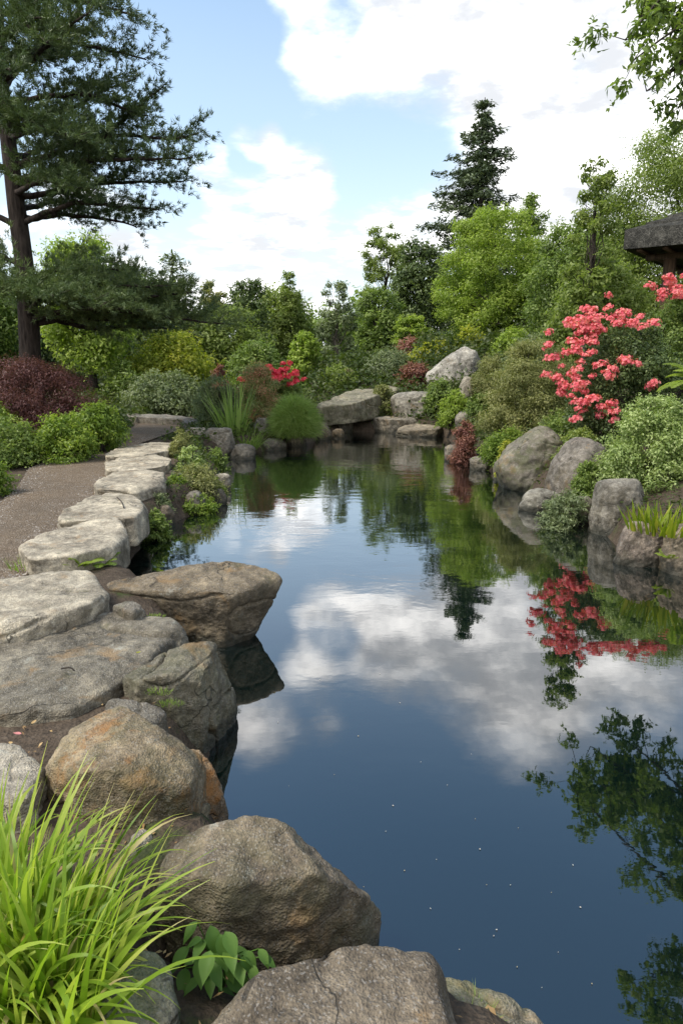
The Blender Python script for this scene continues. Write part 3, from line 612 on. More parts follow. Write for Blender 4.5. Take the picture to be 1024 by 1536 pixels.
def plant(name, label, cat, x0, y0, x1, y1, yd, mat, L, Wd=None, group=None, shape='mound', K=46, cover=3.4, cr=.33, depth=.9, seed=1, trunk=None, up=.45, droop=.3,
          lean=0.0, squash=.75, fol='foliage', bark=None, hole=0.0, cap=70000, stems=True, solid=.45):
    """a shrub or a tree whose crown fills x0..x1, y0..y1 of the photo at yd metres; K leaf clumps on real limbs"""
    rng = np.random.default_rng(seed); Wd = Wd or L * .5
    a = PD(x0, y1, yd); b = PD(x1, y1, yd); zt = PD((x0 + x1) / 2, y0, yd)[2]; zb = a[2]
    cx = (a[0] + b[0]) / 2; wx = (b[0] - a[0]) / 2; wy = wx * depth; g = gz(cx, yd); base = np.array((cx, yd, g))
    if not trunk: zb = min(zb, max(g, zb - .5)); base[2] = min(g, zb + .05)
    h = zt - zb
    K = int(K * 1.25); t = rng.beta(1.0, 1.05, K) if shape != 'cone' else rng.beta(1.0, 1.7, K); t = np.clip(t, .03, .97); ang = rng.uniform(0, 2 * math.pi, K)
    rr = profile(shape, t) * np.sqrt(rng.uniform(.3, 1, K)) * rng.uniform(.85, 1.04, K)
    R0 = cr * min(wx, h * (.62 if trunk else .8)); rad = R0 * rng.uniform(.65, 1.25, K) * (.55 + .45 * profile(shape, t))
    C = np.stack([cx + rr * (wx - rad * .8) * np.cos(ang) + lean * (t - .5) * h, yd + rr * (wy - rad * .6) * np.sin(ang), zb + rad * .45 + t * (h - rad * 1.25)], 1)
    area = (2 * wx) * h * .8
    n = int(min(cap, cover * 2.2 * area / (L * Wd * .5))); per = np.maximum(12, (n * rad ** 2 / (rad ** 2).sum())).astype(int)
    V, F, T = cloud(rng, C, rad, per, L, Wd, up, droop, squash, solid=solid)
    root = thing(name, base, label, cat, group)
    put_leaves('crown' if trunk else fol, V, F, T, mat, root, base)
    mb = MB(); bk = bark or BARK
    if trunk:
        tp = np.array((cx + lean * .3 * h, yd, zb + h * .72)); f = np.linspace(0, 1, 9)[:, None]
        pts = base - np.array((0, 0, .15)) + (tp - base + np.array((0, 0, .15))) * f; pts[1:-1, :2] += rng.normal(0, .012 * h, (7, 2))
        mb.tube(pts, np.linspace(trunk, trunk * .22, 9) * np.where(np.arange(9) == 0, 1.25, 1), 8)
        for c in C[rng.permutation(K)[:26]]:
            s = np.clip(((c[2] - zb) / h) * .55 - .02, 0, .85); i = base[2] + (zb + h * .72 - base[2]) * np.clip((zb + s * h - base[2]) / (zb + h * .72 - base[2]), .15, .95)
            fz = (i - base[2]) / (zb + h * .72 - base[2]); p0 = base + (tp - base) * fz; ff = np.linspace(0, 1, 6)[:, None]
            q = p0 + (c - p0) * ff; q[:, 2] += np.sin(ff[:, 0] * math.pi) * .06 * h; q[1:-1] += rng.normal(0, .015 * h, (4, 3))
            mb.tube(q, np.linspace(trunk * .34 * (1.1 - fz * .5), trunk * .05, 6), 5)
        mb.build('trunk', bk, root, base)
    elif stems:
        for c in C[rng.permutation(K)[:14]]:
            p0 = base + np.append(rng.normal(0, .06 * wx, 2), -.05); ff = np.linspace(0, 1, 5)[:, None]; q = p0 + (c - p0) * ff; q[1:-1] += rng.normal(0, .03 * h, (3, 3))
            mb.tube(q, np.linspace(.014, .004, 5) * max(1, wx), 5)
        mb.build('stem', bk, root, base)
    return root, C, rad
def grass(name, label, cat, px, py, z, n, L, Wd, spread, mat, seed, lean=.5, bend=.9, group=None, seg=6, yd=None, wide=1.0, fol='blades', shape=.55):
    rng = np.random.default_rng(seed); b0 = P(px, py, z) if yd is None else PD(px, py, yd)
    if yd is not None: b0[2] = gz(b0[0], b0[1])
    a = rng.uniform(0, 2 * math.pi, n); r = spread * np.sqrt(rng.random(n)); base = b0 + np.stack([r * np.cos(a) * wide, r * np.sin(a), np.zeros(n)], 1)
    base[:, 2] = np.minimum(ground_h(base[:, 0], base[:, 1]) - .03, b0[2] + .1) if yd is not None else base[:, 2] - .02
    out = np.stack([np.cos(a), np.sin(a), np.zeros(n)], 1); out = unit(out * (r / spread)[:, None] + .55 * rdir(rng, n) * np.array((1, 1, 0)))
    d0 = unit(np.array((0, 0, 1.0)) + out * (lean * rng.uniform(.25, 1.1, n))[:, None])
    side = unit(np.cross(d0, out) + .5 * rdir(rng, n) * np.array((1, 1, .2)))
    V, F, m = strips(base, d0, L * rng.uniform(.55, 1.15, n), Wd * rng.uniform(.6, 1.25, n), bend * rng.uniform(.4, 1.4, n), seg, side, shape=shape)
    root = thing(name, b0, label, cat, group)
    T = np.repeat(np.clip(rng.normal(.5, .24, n), 0, 1), m)
    put_leaves(fol, V, F, T, mat, root, b0); return root
def fern(name, label, px, py, z, nf, L, mat, seed, group=None, cat='fern', yd=None, bend=1.2, lean=.9):
    """arching fronds, each a rib with two rows of leaflets"""
    rng = np.random.default_rng(seed); b0 = P(px, py, z) if yd is None else PD(px, py, yd); VV, FF, TT, k = [], [], [], 0
    root = thing(name, b0, label, cat, group); mb = MB()
    for i in range(nf):
        a = i * 2.399 + rng.uniform(-.3, .3); out = np.array((math.cos(a), math.sin(a), 0)); d = unit(np.array((0, 0, 1.0)) + out * lean * rng.uniform(.4, 1.4)); p = b0 + out * .02
        l = L * rng.uniform(.6, 1.1); seg = 14; pts = [p.copy()]
        for s in range(seg): d = unit(d - np.array((0, 0, bend / seg * (.5 + s / seg)))); p = p + d * l / seg; pts.append(p.copy())
        pts = np.array(pts); mb.tube(pts, np.linspace(.004, .001, len(pts)) * (L / .4), 4); tan = np.gradient(pts, axis=0); sd = unit(np.cross(tan, np.array((0, 0, 1.0))))
        f = np.linspace(.12, 1, 34); c = np.stack([np.interp(f * seg, np.arange(seg + 1), pts[:, q]) for q in range(3)], 1); ss = np.stack([np.interp(f * seg, np.arange(seg + 1), sd[:, q]) for q in range(3)], 1); tg = unit(np.stack([np.interp(f * seg, np.arange(seg + 1), tan[:, q]) for q in range(3)], 1))
        wl = l * .24 * np.sin(np.pi * (f * .9 + .1)) ** .8 + .01
        for sg in (-1, 1):
            ax = unit(ss * sg + tg * .45 - np.array((0, 0, .2))); nr = unit(np.cross(ax, tg) * sg + .15 * rdir(rng, len(f))); nr = np.where(nr[:, 2:] < 0, -nr, nr)
            V, F = leaf_geo(c + ax * (wl * .5)[:, None], nr, ax, wl, np.full(len(f), l / 34 * 1.3)); VV.append(V); FF.append(F + k); k += len(V); TT.append(np.full(len(V), rng.uniform(.2, .9)))
    put_leaves('frond', np.concatenate(VV), np.concatenate(FF), np.concatenate(TT), mat, root, b0); mb.build('rib', mat, root, b0); return root
def curve3(pts, n):
    pts = np.asarray(pts, float); s = np.concatenate([[0], np.cumsum(np.linalg.norm(np.diff(pts, axis=0), axis=1))]); u = np.linspace(0, s[-1], n)
    q = np.stack([np.interp(u, s, pts[:, k]) for k in range(3)], 1)
    for _ in range(max(2, n // 6)): q[1:-1] = .25 * q[:-2] + .5 * q[1:-1] + .25 * q[2:]
    return q
# ---------------------------------------------------------------- the big pine on the left
def build_pine():
    rng = np.random.default_rng(5); yd = 13.0
    tr = curve3([PD(50, 640, yd) * (1, 1, 0) + (0, 0, gz(PD(50, 640, yd)[0], yd) - .1), PD(46, 540, yd), PD(41, 420, yd), PD(28, 330, yd), PD(14, 220, yd), PD(4, 150, yd), PD(-4, 40, yd), PD(-8, -150, yd), PD(-2, -330, yd)], 40)
    base = tr[0].copy(); root = thing('pine_tree', base, "tall dark pine with layered boughs at the left edge", 'pine tree')
    mb = MB(); mb.tube(tr, np.linspace(.21, .05, 40) * np.where(np.arange(40) < 3, 1.15, 1), 12, .02, rng)
    boughs = []
    def B(p0, mid, end, dz=0.0, wd=.8, low=False):
        a = PD(*p0, yd); m = PD(*mid, yd + dz * .5); e = PD(*end, yd + dz); boughs.append((curve3([a, m, e], 26), wd, low))
    for args in [((6, -60), (110, -75), (215, -40), .4), ((2, 20), (90, 0), (208, 35), -.5), ((4, 90), (100, 60), (228, 95), .5), ((10, 150), (110, 135), (222, 160), -.3), ((14, 195), (110, 160), (205, 120), 1.2),
                 ((20, 250), (150, 205), (300, 200), .2), ((22, 270), (140, 240), (285, 235), -1.0), ((26, 300), (150, 275), (275, 270), .8), ((32, 335), (120, 300), (240, 315), -.4), ((32, 330), (110, 320), (215, 335), .9),
                 ((5, 120), (80, 60), (130, 20), -2.2), ((14, 210), (70, 190), (130, 215), -2.4), ((24, 290), (70, 270), (120, 290), -2.0), ((8, 130), (60, 90), (120, 100), 2.4), ((18, 240), (80, 220), (150, 235), 2.6), ((26, 310), (80, 300), (140, 320), 2.2),
                 ((0, 60), (-90, 30), (-210, 60), 0), ((10, 180), (-70, 150), (-200, 170), .6), ((20, 250), (-70, 240), (-190, 270), -.6), ((30, 340), (-30, 320), (-150, 330), .3), ((2, -20), (50, -60), (100, -90), -1.5), ((-6, -120), (60, -150), (150, -140), 0), ((-6, -150), (-90, -180), (-170, -160), 0), ((-4, -250), (50, -280), (100, -270), .6), ((-4, -270), (-60, -300), (-110, -290), -.5)]:
        B(*args[:3], dz=args[3], wd=1.15)
    for args in [((20, 250), (170, 200), (252, 135), .5), ((4, 60), (30, 40), (70, 60), -2.2), ((6, 110), (0, 90), (20, 110), -2.4), ((12, 190), (20, 170), (50, 175), -2.3), ((2, 20), (40, 10), (60, 20), -1.8), ((24, 280), (100, 250), (200, 225), -.6)]:
        B(*args[:3], dz=args[3], wd=1.05)
    for args in [((42, 430), (140, 445), (285, 440), -.6), ((45, 470), (160, 470), (335, 492), -.2), ((45, 470), (130, 490), (250, 490), .9), ((40, 420), (100, 410), (190, 412), .4), ((42, 430), (80, 430), (150, 450), -1.9), ((42, 440), (120, 425), (235, 425), -.9), ((45, 490), (130, 470), (260, 450), .3), ((44, 455), (110, 440), (180, 430), 1.3), ((45, 480), (120, 465), (220, 470), -1.4), ((46, 485), (150, 478), (320, 478), .4),
                 ((42, 450), (-10, 425), (-120, 440), -.7), ((40, 400), (0, 385), (-60, 380), .2), ((45, 470), (60, 450), (90, 445), -2.2), ((42, 440), (20, 430), (10, 440), -2.0)]:
        B(*args[:3], dz=args[3], wd=1.3, low=True)
    tb, td, tt = [], [], []
    for pts, wd, low in boughs:
        ln = np.linalg.norm(np.diff(pts, axis=0), axis=1).sum()
        pts = pts + np.cumsum(rng.normal(0, .012, pts.shape), axis=0); mb.tube(pts, np.linspace(.058, .012, len(pts)), 6)
        tan = unit(np.gradient(pts, axis=0)); nb = int(ln / .072); ton = rng.random()
        for i in range(nb):
            f = .16 + .84 * (i + rng.random()) / nb; k = f * (len(pts) - 1); k0 = int(min(k, len(pts) - 2)); p = pts[k0] + (pts[k0 + 1] - pts[k0]) * (k - k0); tg = tan[k0]
            sd = unit(np.cross(tg, (0, 0, 1.0))); sg = 1 if i % 2 else -1
            d = unit(tg * rng.uniform(.3, 1.0) + sd * sg * rng.uniform(.2, 1.0) + np.array((0, 0, rng.uniform(-.1, .6))))
            l = wd * (1.05 - .62 * f) * rng.uniform(.45, 1.15)
            if rng.random() < .08: d = unit(np.array((0, 0, 1.0)) + tg * .5); l *= .8
            m = max(3, int(l / .055)); u = np.linspace(.12, 1, m)[:, None]
            q = p + d * l * u + np.array((0, 0, -1.0)) * (u ** 2) * l * rng.uniform(-.15, .28) + rng.normal(0, .03, (m, 3))
            tb.append(q); td.append(unit(d + rng.normal(0, .35, (m, 3)) + np.array((0, 0, .15)))); tt.append(np.clip(rng.normal(.2 + .35 * ton + (.22 if low else 0), .15, m), 0, 1))
            if i % 3 == 0: mb.tube(np.stack([p, p + d * l * .6]), [.008, .003], 3)
    tb = np.concatenate(tb); td = np.concatenate(td); tt = np.concatenate(tt); per = 13; n = len(tb) * per
    nb = np.repeat(tb, per, 0) + rng.normal(0, .016, (n, 3)); nd = unit(np.repeat(td, per, 0) + .85 * rdir(rng, n))
    V, F = needles(rng, nb, nd, rng.uniform(.06, .115, n), .0145)
    put_leaves('crown', V, F, np.repeat(np.clip(np.repeat(tt, per) + rng.normal(0, .12, n), 0, 1), 3), L_NEEDLE, root, base); mb.build('trunk', BARK_PINE, root, base)
    print('pine needles', n)
build_pine()

# ---------------------------------------------------------------- conifers at the back
def conifer(label, px, ytip, ybot, half_px, yd, mat, seed, whorls=24, per=7, trunk=.22, rag=.35, droop=.25, spray=.34, sw=.13, group=None, dens=1.0, shape=.85, name='fir_tree', kp=2):
    rng = np.random.default_rng(seed); tip = PD(px, ytip, yd); zb = PD(px, ybot, yd)[2]; wid = half_px / FPX * yd; g = gz(tip[0], yd); base = np.array((tip[0], yd, g)); H = tip[2] - zb
    root = thing(name, base, label, 'conifer', group); mb = MB(); z = np.linspace(g - .2, tip[2], 14); tp = np.stack([np.full(14, tip[0]), np.full(14, yd), z], 1); tp[1:-1, :2] += rng.normal(0, .03, (12, 2)); mb.tube(tp, np.linspace(trunk, .02, 14), 8)
    P_, D_, T_ = [], [], []
    for wI in range(whorls):
        f = (wI + rng.uniform(-.3, .3)) / whorls; f = np.clip(f, .0, .985); zz = zb + f * H; Rm = wid * (1 - f) ** shape * rng.uniform(.75, 1.1) + .12
        for j in range(per):
            a = rng.uniform(0, 2 * math.pi); l = Rm * rng.uniform(1 - rag, 1.12)
            if rng.random() < .10: l *= .4
            o = np.array((math.cos(a), math.sin(a), 0)); m = max(3, int(l / (.16 / dens))); u = np.linspace(.1, 1, m)
            q = np.array((tip[0], yd, zz)) + o * (l * u)[:, None] + np.array((0, 0, 1.0)) * (l * (-droop * u + .30 * droop * 2 * u ** 2.2))[:, None]
            mb.tube(np.vstack([[tip[0], yd, zz], q[m // 2], q[-1]]), [.035 * (1.1 - f), .02 * (1.1 - f), .006], 4)
            sd = np.cross(o, (0, 0, 1.0)); tn = rng.random()
            for sg in (-1, 0, 1):
                wl = (.42 * l * (1.08 - u) + .10) if sg else np.full(m, .12)
                for e in ((.35, .95) if sg else (.3,)):
                    P_.append(q + sd * sg * (wl * e)[:, None] + rng.normal(0, .06, (m, 3)) - np.array((0, 0, 1.0)) * (wl * e * .22)[:, None]); D_.append(unit(o + sd * sg * .8 + rng.normal(0, .3, (m, 3)) + np.array((0, 0, -.05)))); T_.append(np.clip(rng.normal(.2 + .5 * tn, .2, m), 0, 1))
    p = np.concatenate(P_); d = np.concatenate(D_); t = np.concatenate(T_); n = len(p); s = rng.uniform(.7, 1.3, n)
    keep = kp; p = np.repeat(p, keep, 0) + rng.normal(0, spray * .22, (n * keep, 3)); d = unit(np.repeat(d, keep, 0) + .45 * rdir(rng, n * keep)); s = np.repeat(s, keep); t = np.clip(np.repeat(t, keep) + rng.normal(0, .1, n * keep), 0, 1)
    V, F = leaf_geo(p, unit(np.array((0, 0, .9)) + .7 * rdir(rng, len(p))), d, spray * s, sw * s)
    put_leaves('crown', V, F, np.repeat(t, 4), mat, root, base); mb.build('trunk', BARK, root, base)
conifer("tall dark fir standing above all other trees at the back", 727, 146, 470, 132, 38, L_BLUE, 101, 27, 8, .26, rag=.6, droop=.30, spray=.27, sw=.085, shape=.72, dens=1.15, kp=2)
conifer("thin feathery young conifer right of the big pine", 258, 374, 520, 52, 24, L_GREY, 103, 14, 4, .05, spray=.16, sw=.05, rag=.5, droop=-.6, dens=.7)

# ---------------------------------------------------------------- broadleaf trees at the back
BT = "broadleaf trees behind the pond"
def tree(label, x0, y0, x1, y1, yd, mat, seed, L=.16, **kw):
    kw.setdefault('trunk', .14); kw.setdefault('K', 70); kw.setdefault('shape', 'round'); kw.setdefault('cr', .34)
    return plant('tree', label, 'tree', x0, y0, x1, y1, yd, mat, L, seed=seed, group=BT, **kw)
tree("bright green rounded tree in front of the tall fir", 640, 300, 832, 520, 27, L_BRIGHT, 111, .095, K=170, cr=.21, cover=3.2, cap=110000, squash=.6)
tree("tall airy tree with light leaves, left of the dark tree", 530, 330, 624, 510, 35, L_MID, 112, .13, shape='column', K=70, cover=1.7, cr=.22, trunk=.1)
tree("dark evergreen tree beside the tall fir, left of it", 575, 352, 680, 520, 33, L_DARK, 113, .17, K=80, cover=3.0)
tree("mid green tree filling the gap below the tall airy tree", 522, 425, 610, 545, 30, L_GREEN, 114, .14, K=60)
tree("grey green birch with a thin trunk right of the narrow conifer", 468, 418, 540, 560, 27, L_GREY, 115, .10, shape='column', K=50, cover=1.8, trunk=.07, bark=BARK_GREY, cr=.28)
tree("broad mid green tree behind the narrow conifer", 350, 425, 490, 560, 34, L_MID, 116, .16, K=70)
tree("dark leaved tree left of the narrow conifer", 335, 412, 415, 540, 31, L_DARK, 117, .15, K=56, cover=2.0)
tree("olive brown tree top showing above the low pine boughs", 296, 418, 352, 520, 32, L_OLIVE, 118, .14, K=40)
tree("yellow green tree behind the trunk of the big pine", 60, 340, 220, 560, 20, L_BRIGHT, 119, .12, K=80, cover=2.6)
tree("green tree at the left edge behind the big pine", -160, 345, 70, 570, 21, L_GREEN, 120, .13, K=80)
tree("layered green tree behind the grey green shrub bank", 255, 445, 425, 580, 25, L_MID, 121, .12, K=80, squash=.45)
tree("small layered tree with flat pale tiers below the dark evergreen", 578, 468, 650, 535, 28, L_BRIGHT, 122, .12, K=34, squash=.35, trunk=.06)
tree("bushy green tree between the rounded tree and the shelter", 765, 325, 930, 540, 22, L_GREEN, 123, .10, K=120, cap=90000, cover=2.8, cr=.27)
tree("large loose leaved tree with willowy twigs behind the shelter", 850, 165, 1190, 500, 24, L_MID, 124, .095, K=150, cover=2.6, cr=.24, droop=.7, cap=100000)
tree("thin upright young tree with open twigs left of the shelter", 832, 232, 925, 500, 12.5, L_MID, 125, .08, shape='column', K=46, cover=1.3, cr=.30, trunk=.05, droop=.5)
tree("leafy tree right behind the flowering azalea", 800, 390, 985, 560, 13.5, L_MID, 126, .085, K=110, cover=3.0, cr=.27, trunk=.08, droop=.6)
tree("dark tree far behind the yellow green tree on the left", 130, 400, 300, 545, 30, L_DARK, 127, .17, K=60)
tree("pale green tree peeping between fir and rounded tree", 755, 285, 822, 420, 34, L_GREEN, 128, .14, K=40, shape='oval', cover=1.8)
tree("green tree filling the space behind the small shelter and rounded tree", 800, 335, 985, 530, 26, L_GREEN, 130, .11, K=90)
tree("dark tree at the far left behind the maple", -60, 440, 130, 600, 25, L_DARK, 129, .14, K=60)
tree("narrow pointed green tree, left of the gap of sky", 398, 392, 472, 550, 33, L_MID, 102, L=.11, shape='cone', K=80, cr=.30, cover=2.4, squash=.6, trunk=.1)
def far_wood():
    rng = np.random.default_rng(77); VV, FF, TT, k = [], [], [], 0; C, Rr = [], []
    for i in range(150):
        a = R(rng.uniform(-46, 46)); d = rng.uniform(44, 62); x, y = d * math.sin(a), d * math.cos(a); h = rng.uniform(3.2, 5.2)
        for j in range(4): C.append((x + rng.normal(0, .8), y + rng.normal(0, .8), 1.0 + h * rng.uniform(.1, .85))); Rr.append(rng.uniform(.8, 1.5))
    V, F, T = cloud(rng, np.array(C), np.array(Rr), np.full(len(C), 110), .34, .2)
    put('distant_wood', mesh_np('distant_wood', V, F, L_GREEN, T), kind='stuff')
far_wood()

# the tree whose drooping limbs hang in at the top right, its trunk beyond the frame
def overhang():
    rng = np.random.default_rng(9); yd = 13.0
    def PR(px, py, y=yd): q = PD(px, py, y); return q * np.array((1, 1, -1))       # height read from its mirror image in the pond
    base = np.array((10.2, 13.6, gz(10.2, 13.6))); root = thing('maple_tree', base, "tall tree whose leafy limbs droop in from the top right corner", 'tree')
    top = np.array((9.4, 13.4, 14.5)); tr = curve3([base - (0, 0, .2), base + (.1, 0, 4), (9.9, 13.5, 9), top], 24); mb = MB(); mb.tube(tr, np.linspace(.30, .10, 24), 10)
    def L(pts, r=.07): q = curve3(pts, 22); mb.tube(q, np.linspace(r, .012, 22), 6); return q
    limbs = [L([(9.7, 13.5, 11.2), PR(1060, 1370), PR(1000, 1325), PR(940, 1265), PR(890, 1215), PR(850, 1170)]), L([(9.7, 13.5, 10.6), PR(1050, 1300), PR(990, 1230), PR(930, 1150), PR(885, 1120)]), L([(9.8, 13.5, 9.8), PR(1060, 1230), PR(1000, 1160), PR(930, 1105)]), L([(9.8, 13.5, 9.0), PD(1050, 20, yd), PD(1000, 50, yd), PD(950, 90, yd)]), L([(9.8, 13.5, 9.2), PD(1060, -10, yd + .5), PD(1010, 15, yd + .5), PD(960, 25, yd)]),
             L([(9.5, 13.4, 13.5), PR(1060, 1500), PR(1010, 1455), PR(950, 1470)]), L([(9.5, 13.4, 14.2), PR(1080, 1560), PR(1010, 1530), PR(970, 1490)]), L([(9.8, 13.5, 8.6), PD(1080, 60, yd), PD(1020, 85, yd), PD(985, 125, yd)])]
    C, Rr = [], []
    for q in limbs:
        for f in np.linspace(.34, 1, 13):
            p = q[int(f * 21)]
            for j in range(2):
                c = p + rng.normal(0, .30, 3) * (1, 1.4, .8); C.append(c); Rr.append(rng.uniform(.14, .30)); mb.tube(np.stack([p, (p + c) / 2 + rng.normal(0, .03, 3), c]), [.010, .007, .003], 3)
    C = np.array(C); Rr = np.array(Rr)
    for j in range(26):
        a = rng.uniform(0, 6.28); C = np.vstack([C, tr[rng.integers(12, 24)] + np.array((abs(math.cos(a)) * rng.uniform(.6, 3.0), math.sin(a) * rng.uniform(.5, 3), rng.uniform(-.5, .8)))]); Rr = np.append(Rr, rng.uniform(.5, .8))
    per = (Rr ** 1.6 * 330).astype(int) + 12; V, F, T = cloud(rng, C, Rr, per, .15, .07, .3, .9, .9)
    put_leaves('crown', V, F, T, L_GREEN, root, base); mb.build('trunk', BARK, root, base)
overhang()
# ---------------------------------------------------------------- shrubs and low plants
SH = "shrubs and low plants round the pond"
def shrub(name, label, x0, y0, x1, y1, yd, mat, L, seed, cat='shrub', **kw):
    return plant(name, label, cat, x0, y0, x1, y1, yd, mat, L, seed=seed, group=SH, **kw)
# left side
shrub('japanese_maple', "dark red weeping maple mounded below the big pine", -90, 528, 178, 636, 11.5, L_MAPLE, .046, 201, cat='maple', Wd=.012, K=170, cover=2.8, cr=.22, droop=.9, shape='mound', cap=70000)
shrub('shrub', "bright fern like shrub at the bend of the path below the maple", 95, 600, 204, 668, 10.6, L_FERN, .06, 202, Wd=.022, K=50, cover=2.6, droop=.8)
shrub('ground_plant', "low yellow green plants edging the path below the maple", 30, 616, 160, 690, 9.7, L_FERN, .05, 203, cat='ground plant', K=44, cover=2.6, squash=.6)
shrub('ground_plant', "low mid green plants at the left edge beyond the path", -90, 612, 75, 704, 9.3, L_GREEN, .05, 204, cat='ground plant', K=50, cover=2.6, squash=.6)
shrub('shrub', "bright green bush under the left end of the maple", -80, 598, 45, 660, 10.4, L_FERN, .06, 205, K=40)
shrub('shrub', "low light green bush at the left edge nearest to the path", -80, 682, 34, 758, 7.2, L_FERN, .045, 206, K=46, cover=3.0)
shrub('shrub', "wide grey green shrub bank behind the end of the path", 168, 553, 330, 628, 18.2, L_GREY, .085, 207, K=80, cover=2.6, droop=.7)
shrub('shrub', "green shrub behind the grey green bank, below the yellow bush", 150, 540, 235, 590, 19.5, L_GREEN, .09, 208, K=40)
shrub('shrub', "yellow green bush in the shade of the low pine boughs", 175, 490, 345, 570, 21, L_YELLOW, .10, 209, K=60)
shrub('shrub', "tall green shrub left of the bright young bush", 330, 505, 440, 590, 21, L_GREEN, .10, 210, K=60)
shrub('shrub', "bright green young bush left of the birch", 426, 496, 490, 572, 21, L_BRIGHT, .10, 211, K=44)
shrub('shrub', "red tipped shrub behind the strap leaved plant", 346, 540, 430, 630, 14.6, L_SPIREA, .045, 212, Wd=.014, K=70, cover=2.2, droop=-.4)
shrub('shrub', "pale green shrub behind the upright pale stone", 285, 560, 370, 645, 14.4, L_GREY, .05, 213, Wd=.014, K=46, droop=-.6, cover=2.6)
shrub('shrub', "brownish pink shrub top above the wide grey green bank", 310, 545, 352, 590, 17.5, L_RUST, .06, 214, K=24)
shrub('shrub', "dark green shrub below the red azalea flowers", 385, 560, 470, 630, 16.2, L_GREEN, .07, 215, K=46)
grass('strap_leaved_plant', "tall strap leaved plant at the water, left of the upright stone", 'iris', 353, 668, .1, 85, 1.35, .036, .16, L_SOFT, 216, .42, .75, SH, 7)
grass('grass_tuft', "loose fine grass tuft drooping to the water below the strap leaved plant", 'grass', 372, 672, .08, 260, .62, .012, .2, L_SOFT, 217, 1.0, 1.7, SH, 5)
grass('grass_tuft', "pale fine grass among the shrubs behind the grey block", 'grass', 325, 640, .25, 320, .95, .012, .42, L_GREY, 218, .5, .6, SH, 5)
def mound(label, x0, y0, x1, y1, yd, seed, mat=L_SOFT, n=6500, L=.36, Wd=.009):
    """a round cushion of fine arching blades"""
    rng = np.random.default_rng(seed); a = PD(x0, y1, yd); b = PD(x1, y1, yd); zt = PD((x0 + x1) / 2, y0, yd)[2]; c = (a + b) / 2; rx = (b[0] - a[0]) / 2; h = zt - c[2]
    d = rdir(rng, n); d[:, 2] = np.abs(d[:, 2]) * 1.1 - .12; d = unit(d); base = c + d * np.array((rx, rx * .9, h)) * rng.uniform(.5, .74, n)[:, None]
    V, F, m = strips(base, unit(d * .6 + np.array((0, 0, 1.0)) + .5 * rdir(rng, n)), L * rng.uniform(.7, 1.2, n), Wd, rng.uniform(1.2, 2.6, n), 5, unit(np.cross(d, rdir(rng, n))))
    root = thing('grass_mound', c, label, 'grass', SH); put_leaves('blades', V, F, np.repeat(np.clip(rng.normal(.55, .22, n), 0, 1), m), mat, root, c); return root
mound("round soft green grass mound leaning over the far left shore", 406, 590, 480, 652, 13.6, 219)
# planted point among the stepping stones
shrub('herb', "small open leaved plant at the end of the last stepping stones", 262, 668, 310, 720, 8.9, L_SAGE, .05, 220, cat='herb', K=26, cover=.9, cr=.3)
shrub('herb', "feathery brown green plant right of the farthest stepping stones", 252, 640, 296, 690, 10.2, L_OLIVE, .05, 221, cat='herb', Wd=.012, K=26, cover=1.6, droop=-.4)
shrub('ground_plant', "low olive cushion plant on the planted point", 244, 696, 348, 758, 8.2, L_OLIVE, .032, 222, cat='ground plant', K=70, cover=2.6, squash=.7)
shrub('ground_plant', "silver green cushion plant by the second stepping stone", 214, 736, 262, 778, 7.2, L_GREY, .032, 223, cat='ground plant', Wd=.01, K=30, cover=2.2)
shrub('ground_plant', "mossy green cushion over the stones at the tip of the point", 300, 716, 345, 750, 8.3, L_FERN, .03, 224, cat='ground plant', K=26, cover=2.2)
fern('fern', "small bright green fern between the two nearest stepping stones", 200, 800, .12, 12, .26, L_BRIGHT, 225, SH, yd=None)
fern('fern', "small bright green fern in front of the nearest stepping stone", 118, 852, .32, 8, .16, L_BRIGHT, 226, SH)
fern('fern', "small green fern at the right foot of the nearest stepping stone", 152, 848, .30, 7, .16, L_FERN, 227, SH)
grass('grass_tuft', "short green grass tuft at the left foot of the nearest stepping stone", 'grass', 40, 852, .31, 60, .12, .008, .10, L_SOFT, 228, .7, .9, SH, 4)
shrub('ground_plant', "low green plants between the stepping stones and the water", 205, 764, 262, 812, 6.5, L_GREEN, .035, 229, cat='ground plant', K=36, cover=2.2, squash=.6)
shrub('ground_plant', "fine low greens between third stepping stone and planted point", 240, 712, 290, 748, 7.9, L_FERN, .032, 230, cat='ground plant', K=36, cover=2.2, squash=.6)
shrub('ground_plant', "low mossy plants over the dark stones on the water side of the point", 258, 738, 332, 772, 7.7, L_FERN, .03, 263, cat='ground plant', K=40, cover=2.0, squash=.5)
shrub('ground_plant', "green plants between farthest stepping stones and grey block", 262, 686, 322, 722, 9.3, L_GREEN, .035, 264, cat='ground plant', K=40, cover=2.0, squash=.6)
shrub('ground_plant', "trailing greens at the waterline below the grey block", 300, 672, 350, 700, 10.8, L_GREEN, .04, 265, cat='ground plant', K=30, cover=1.8, squash=.6)
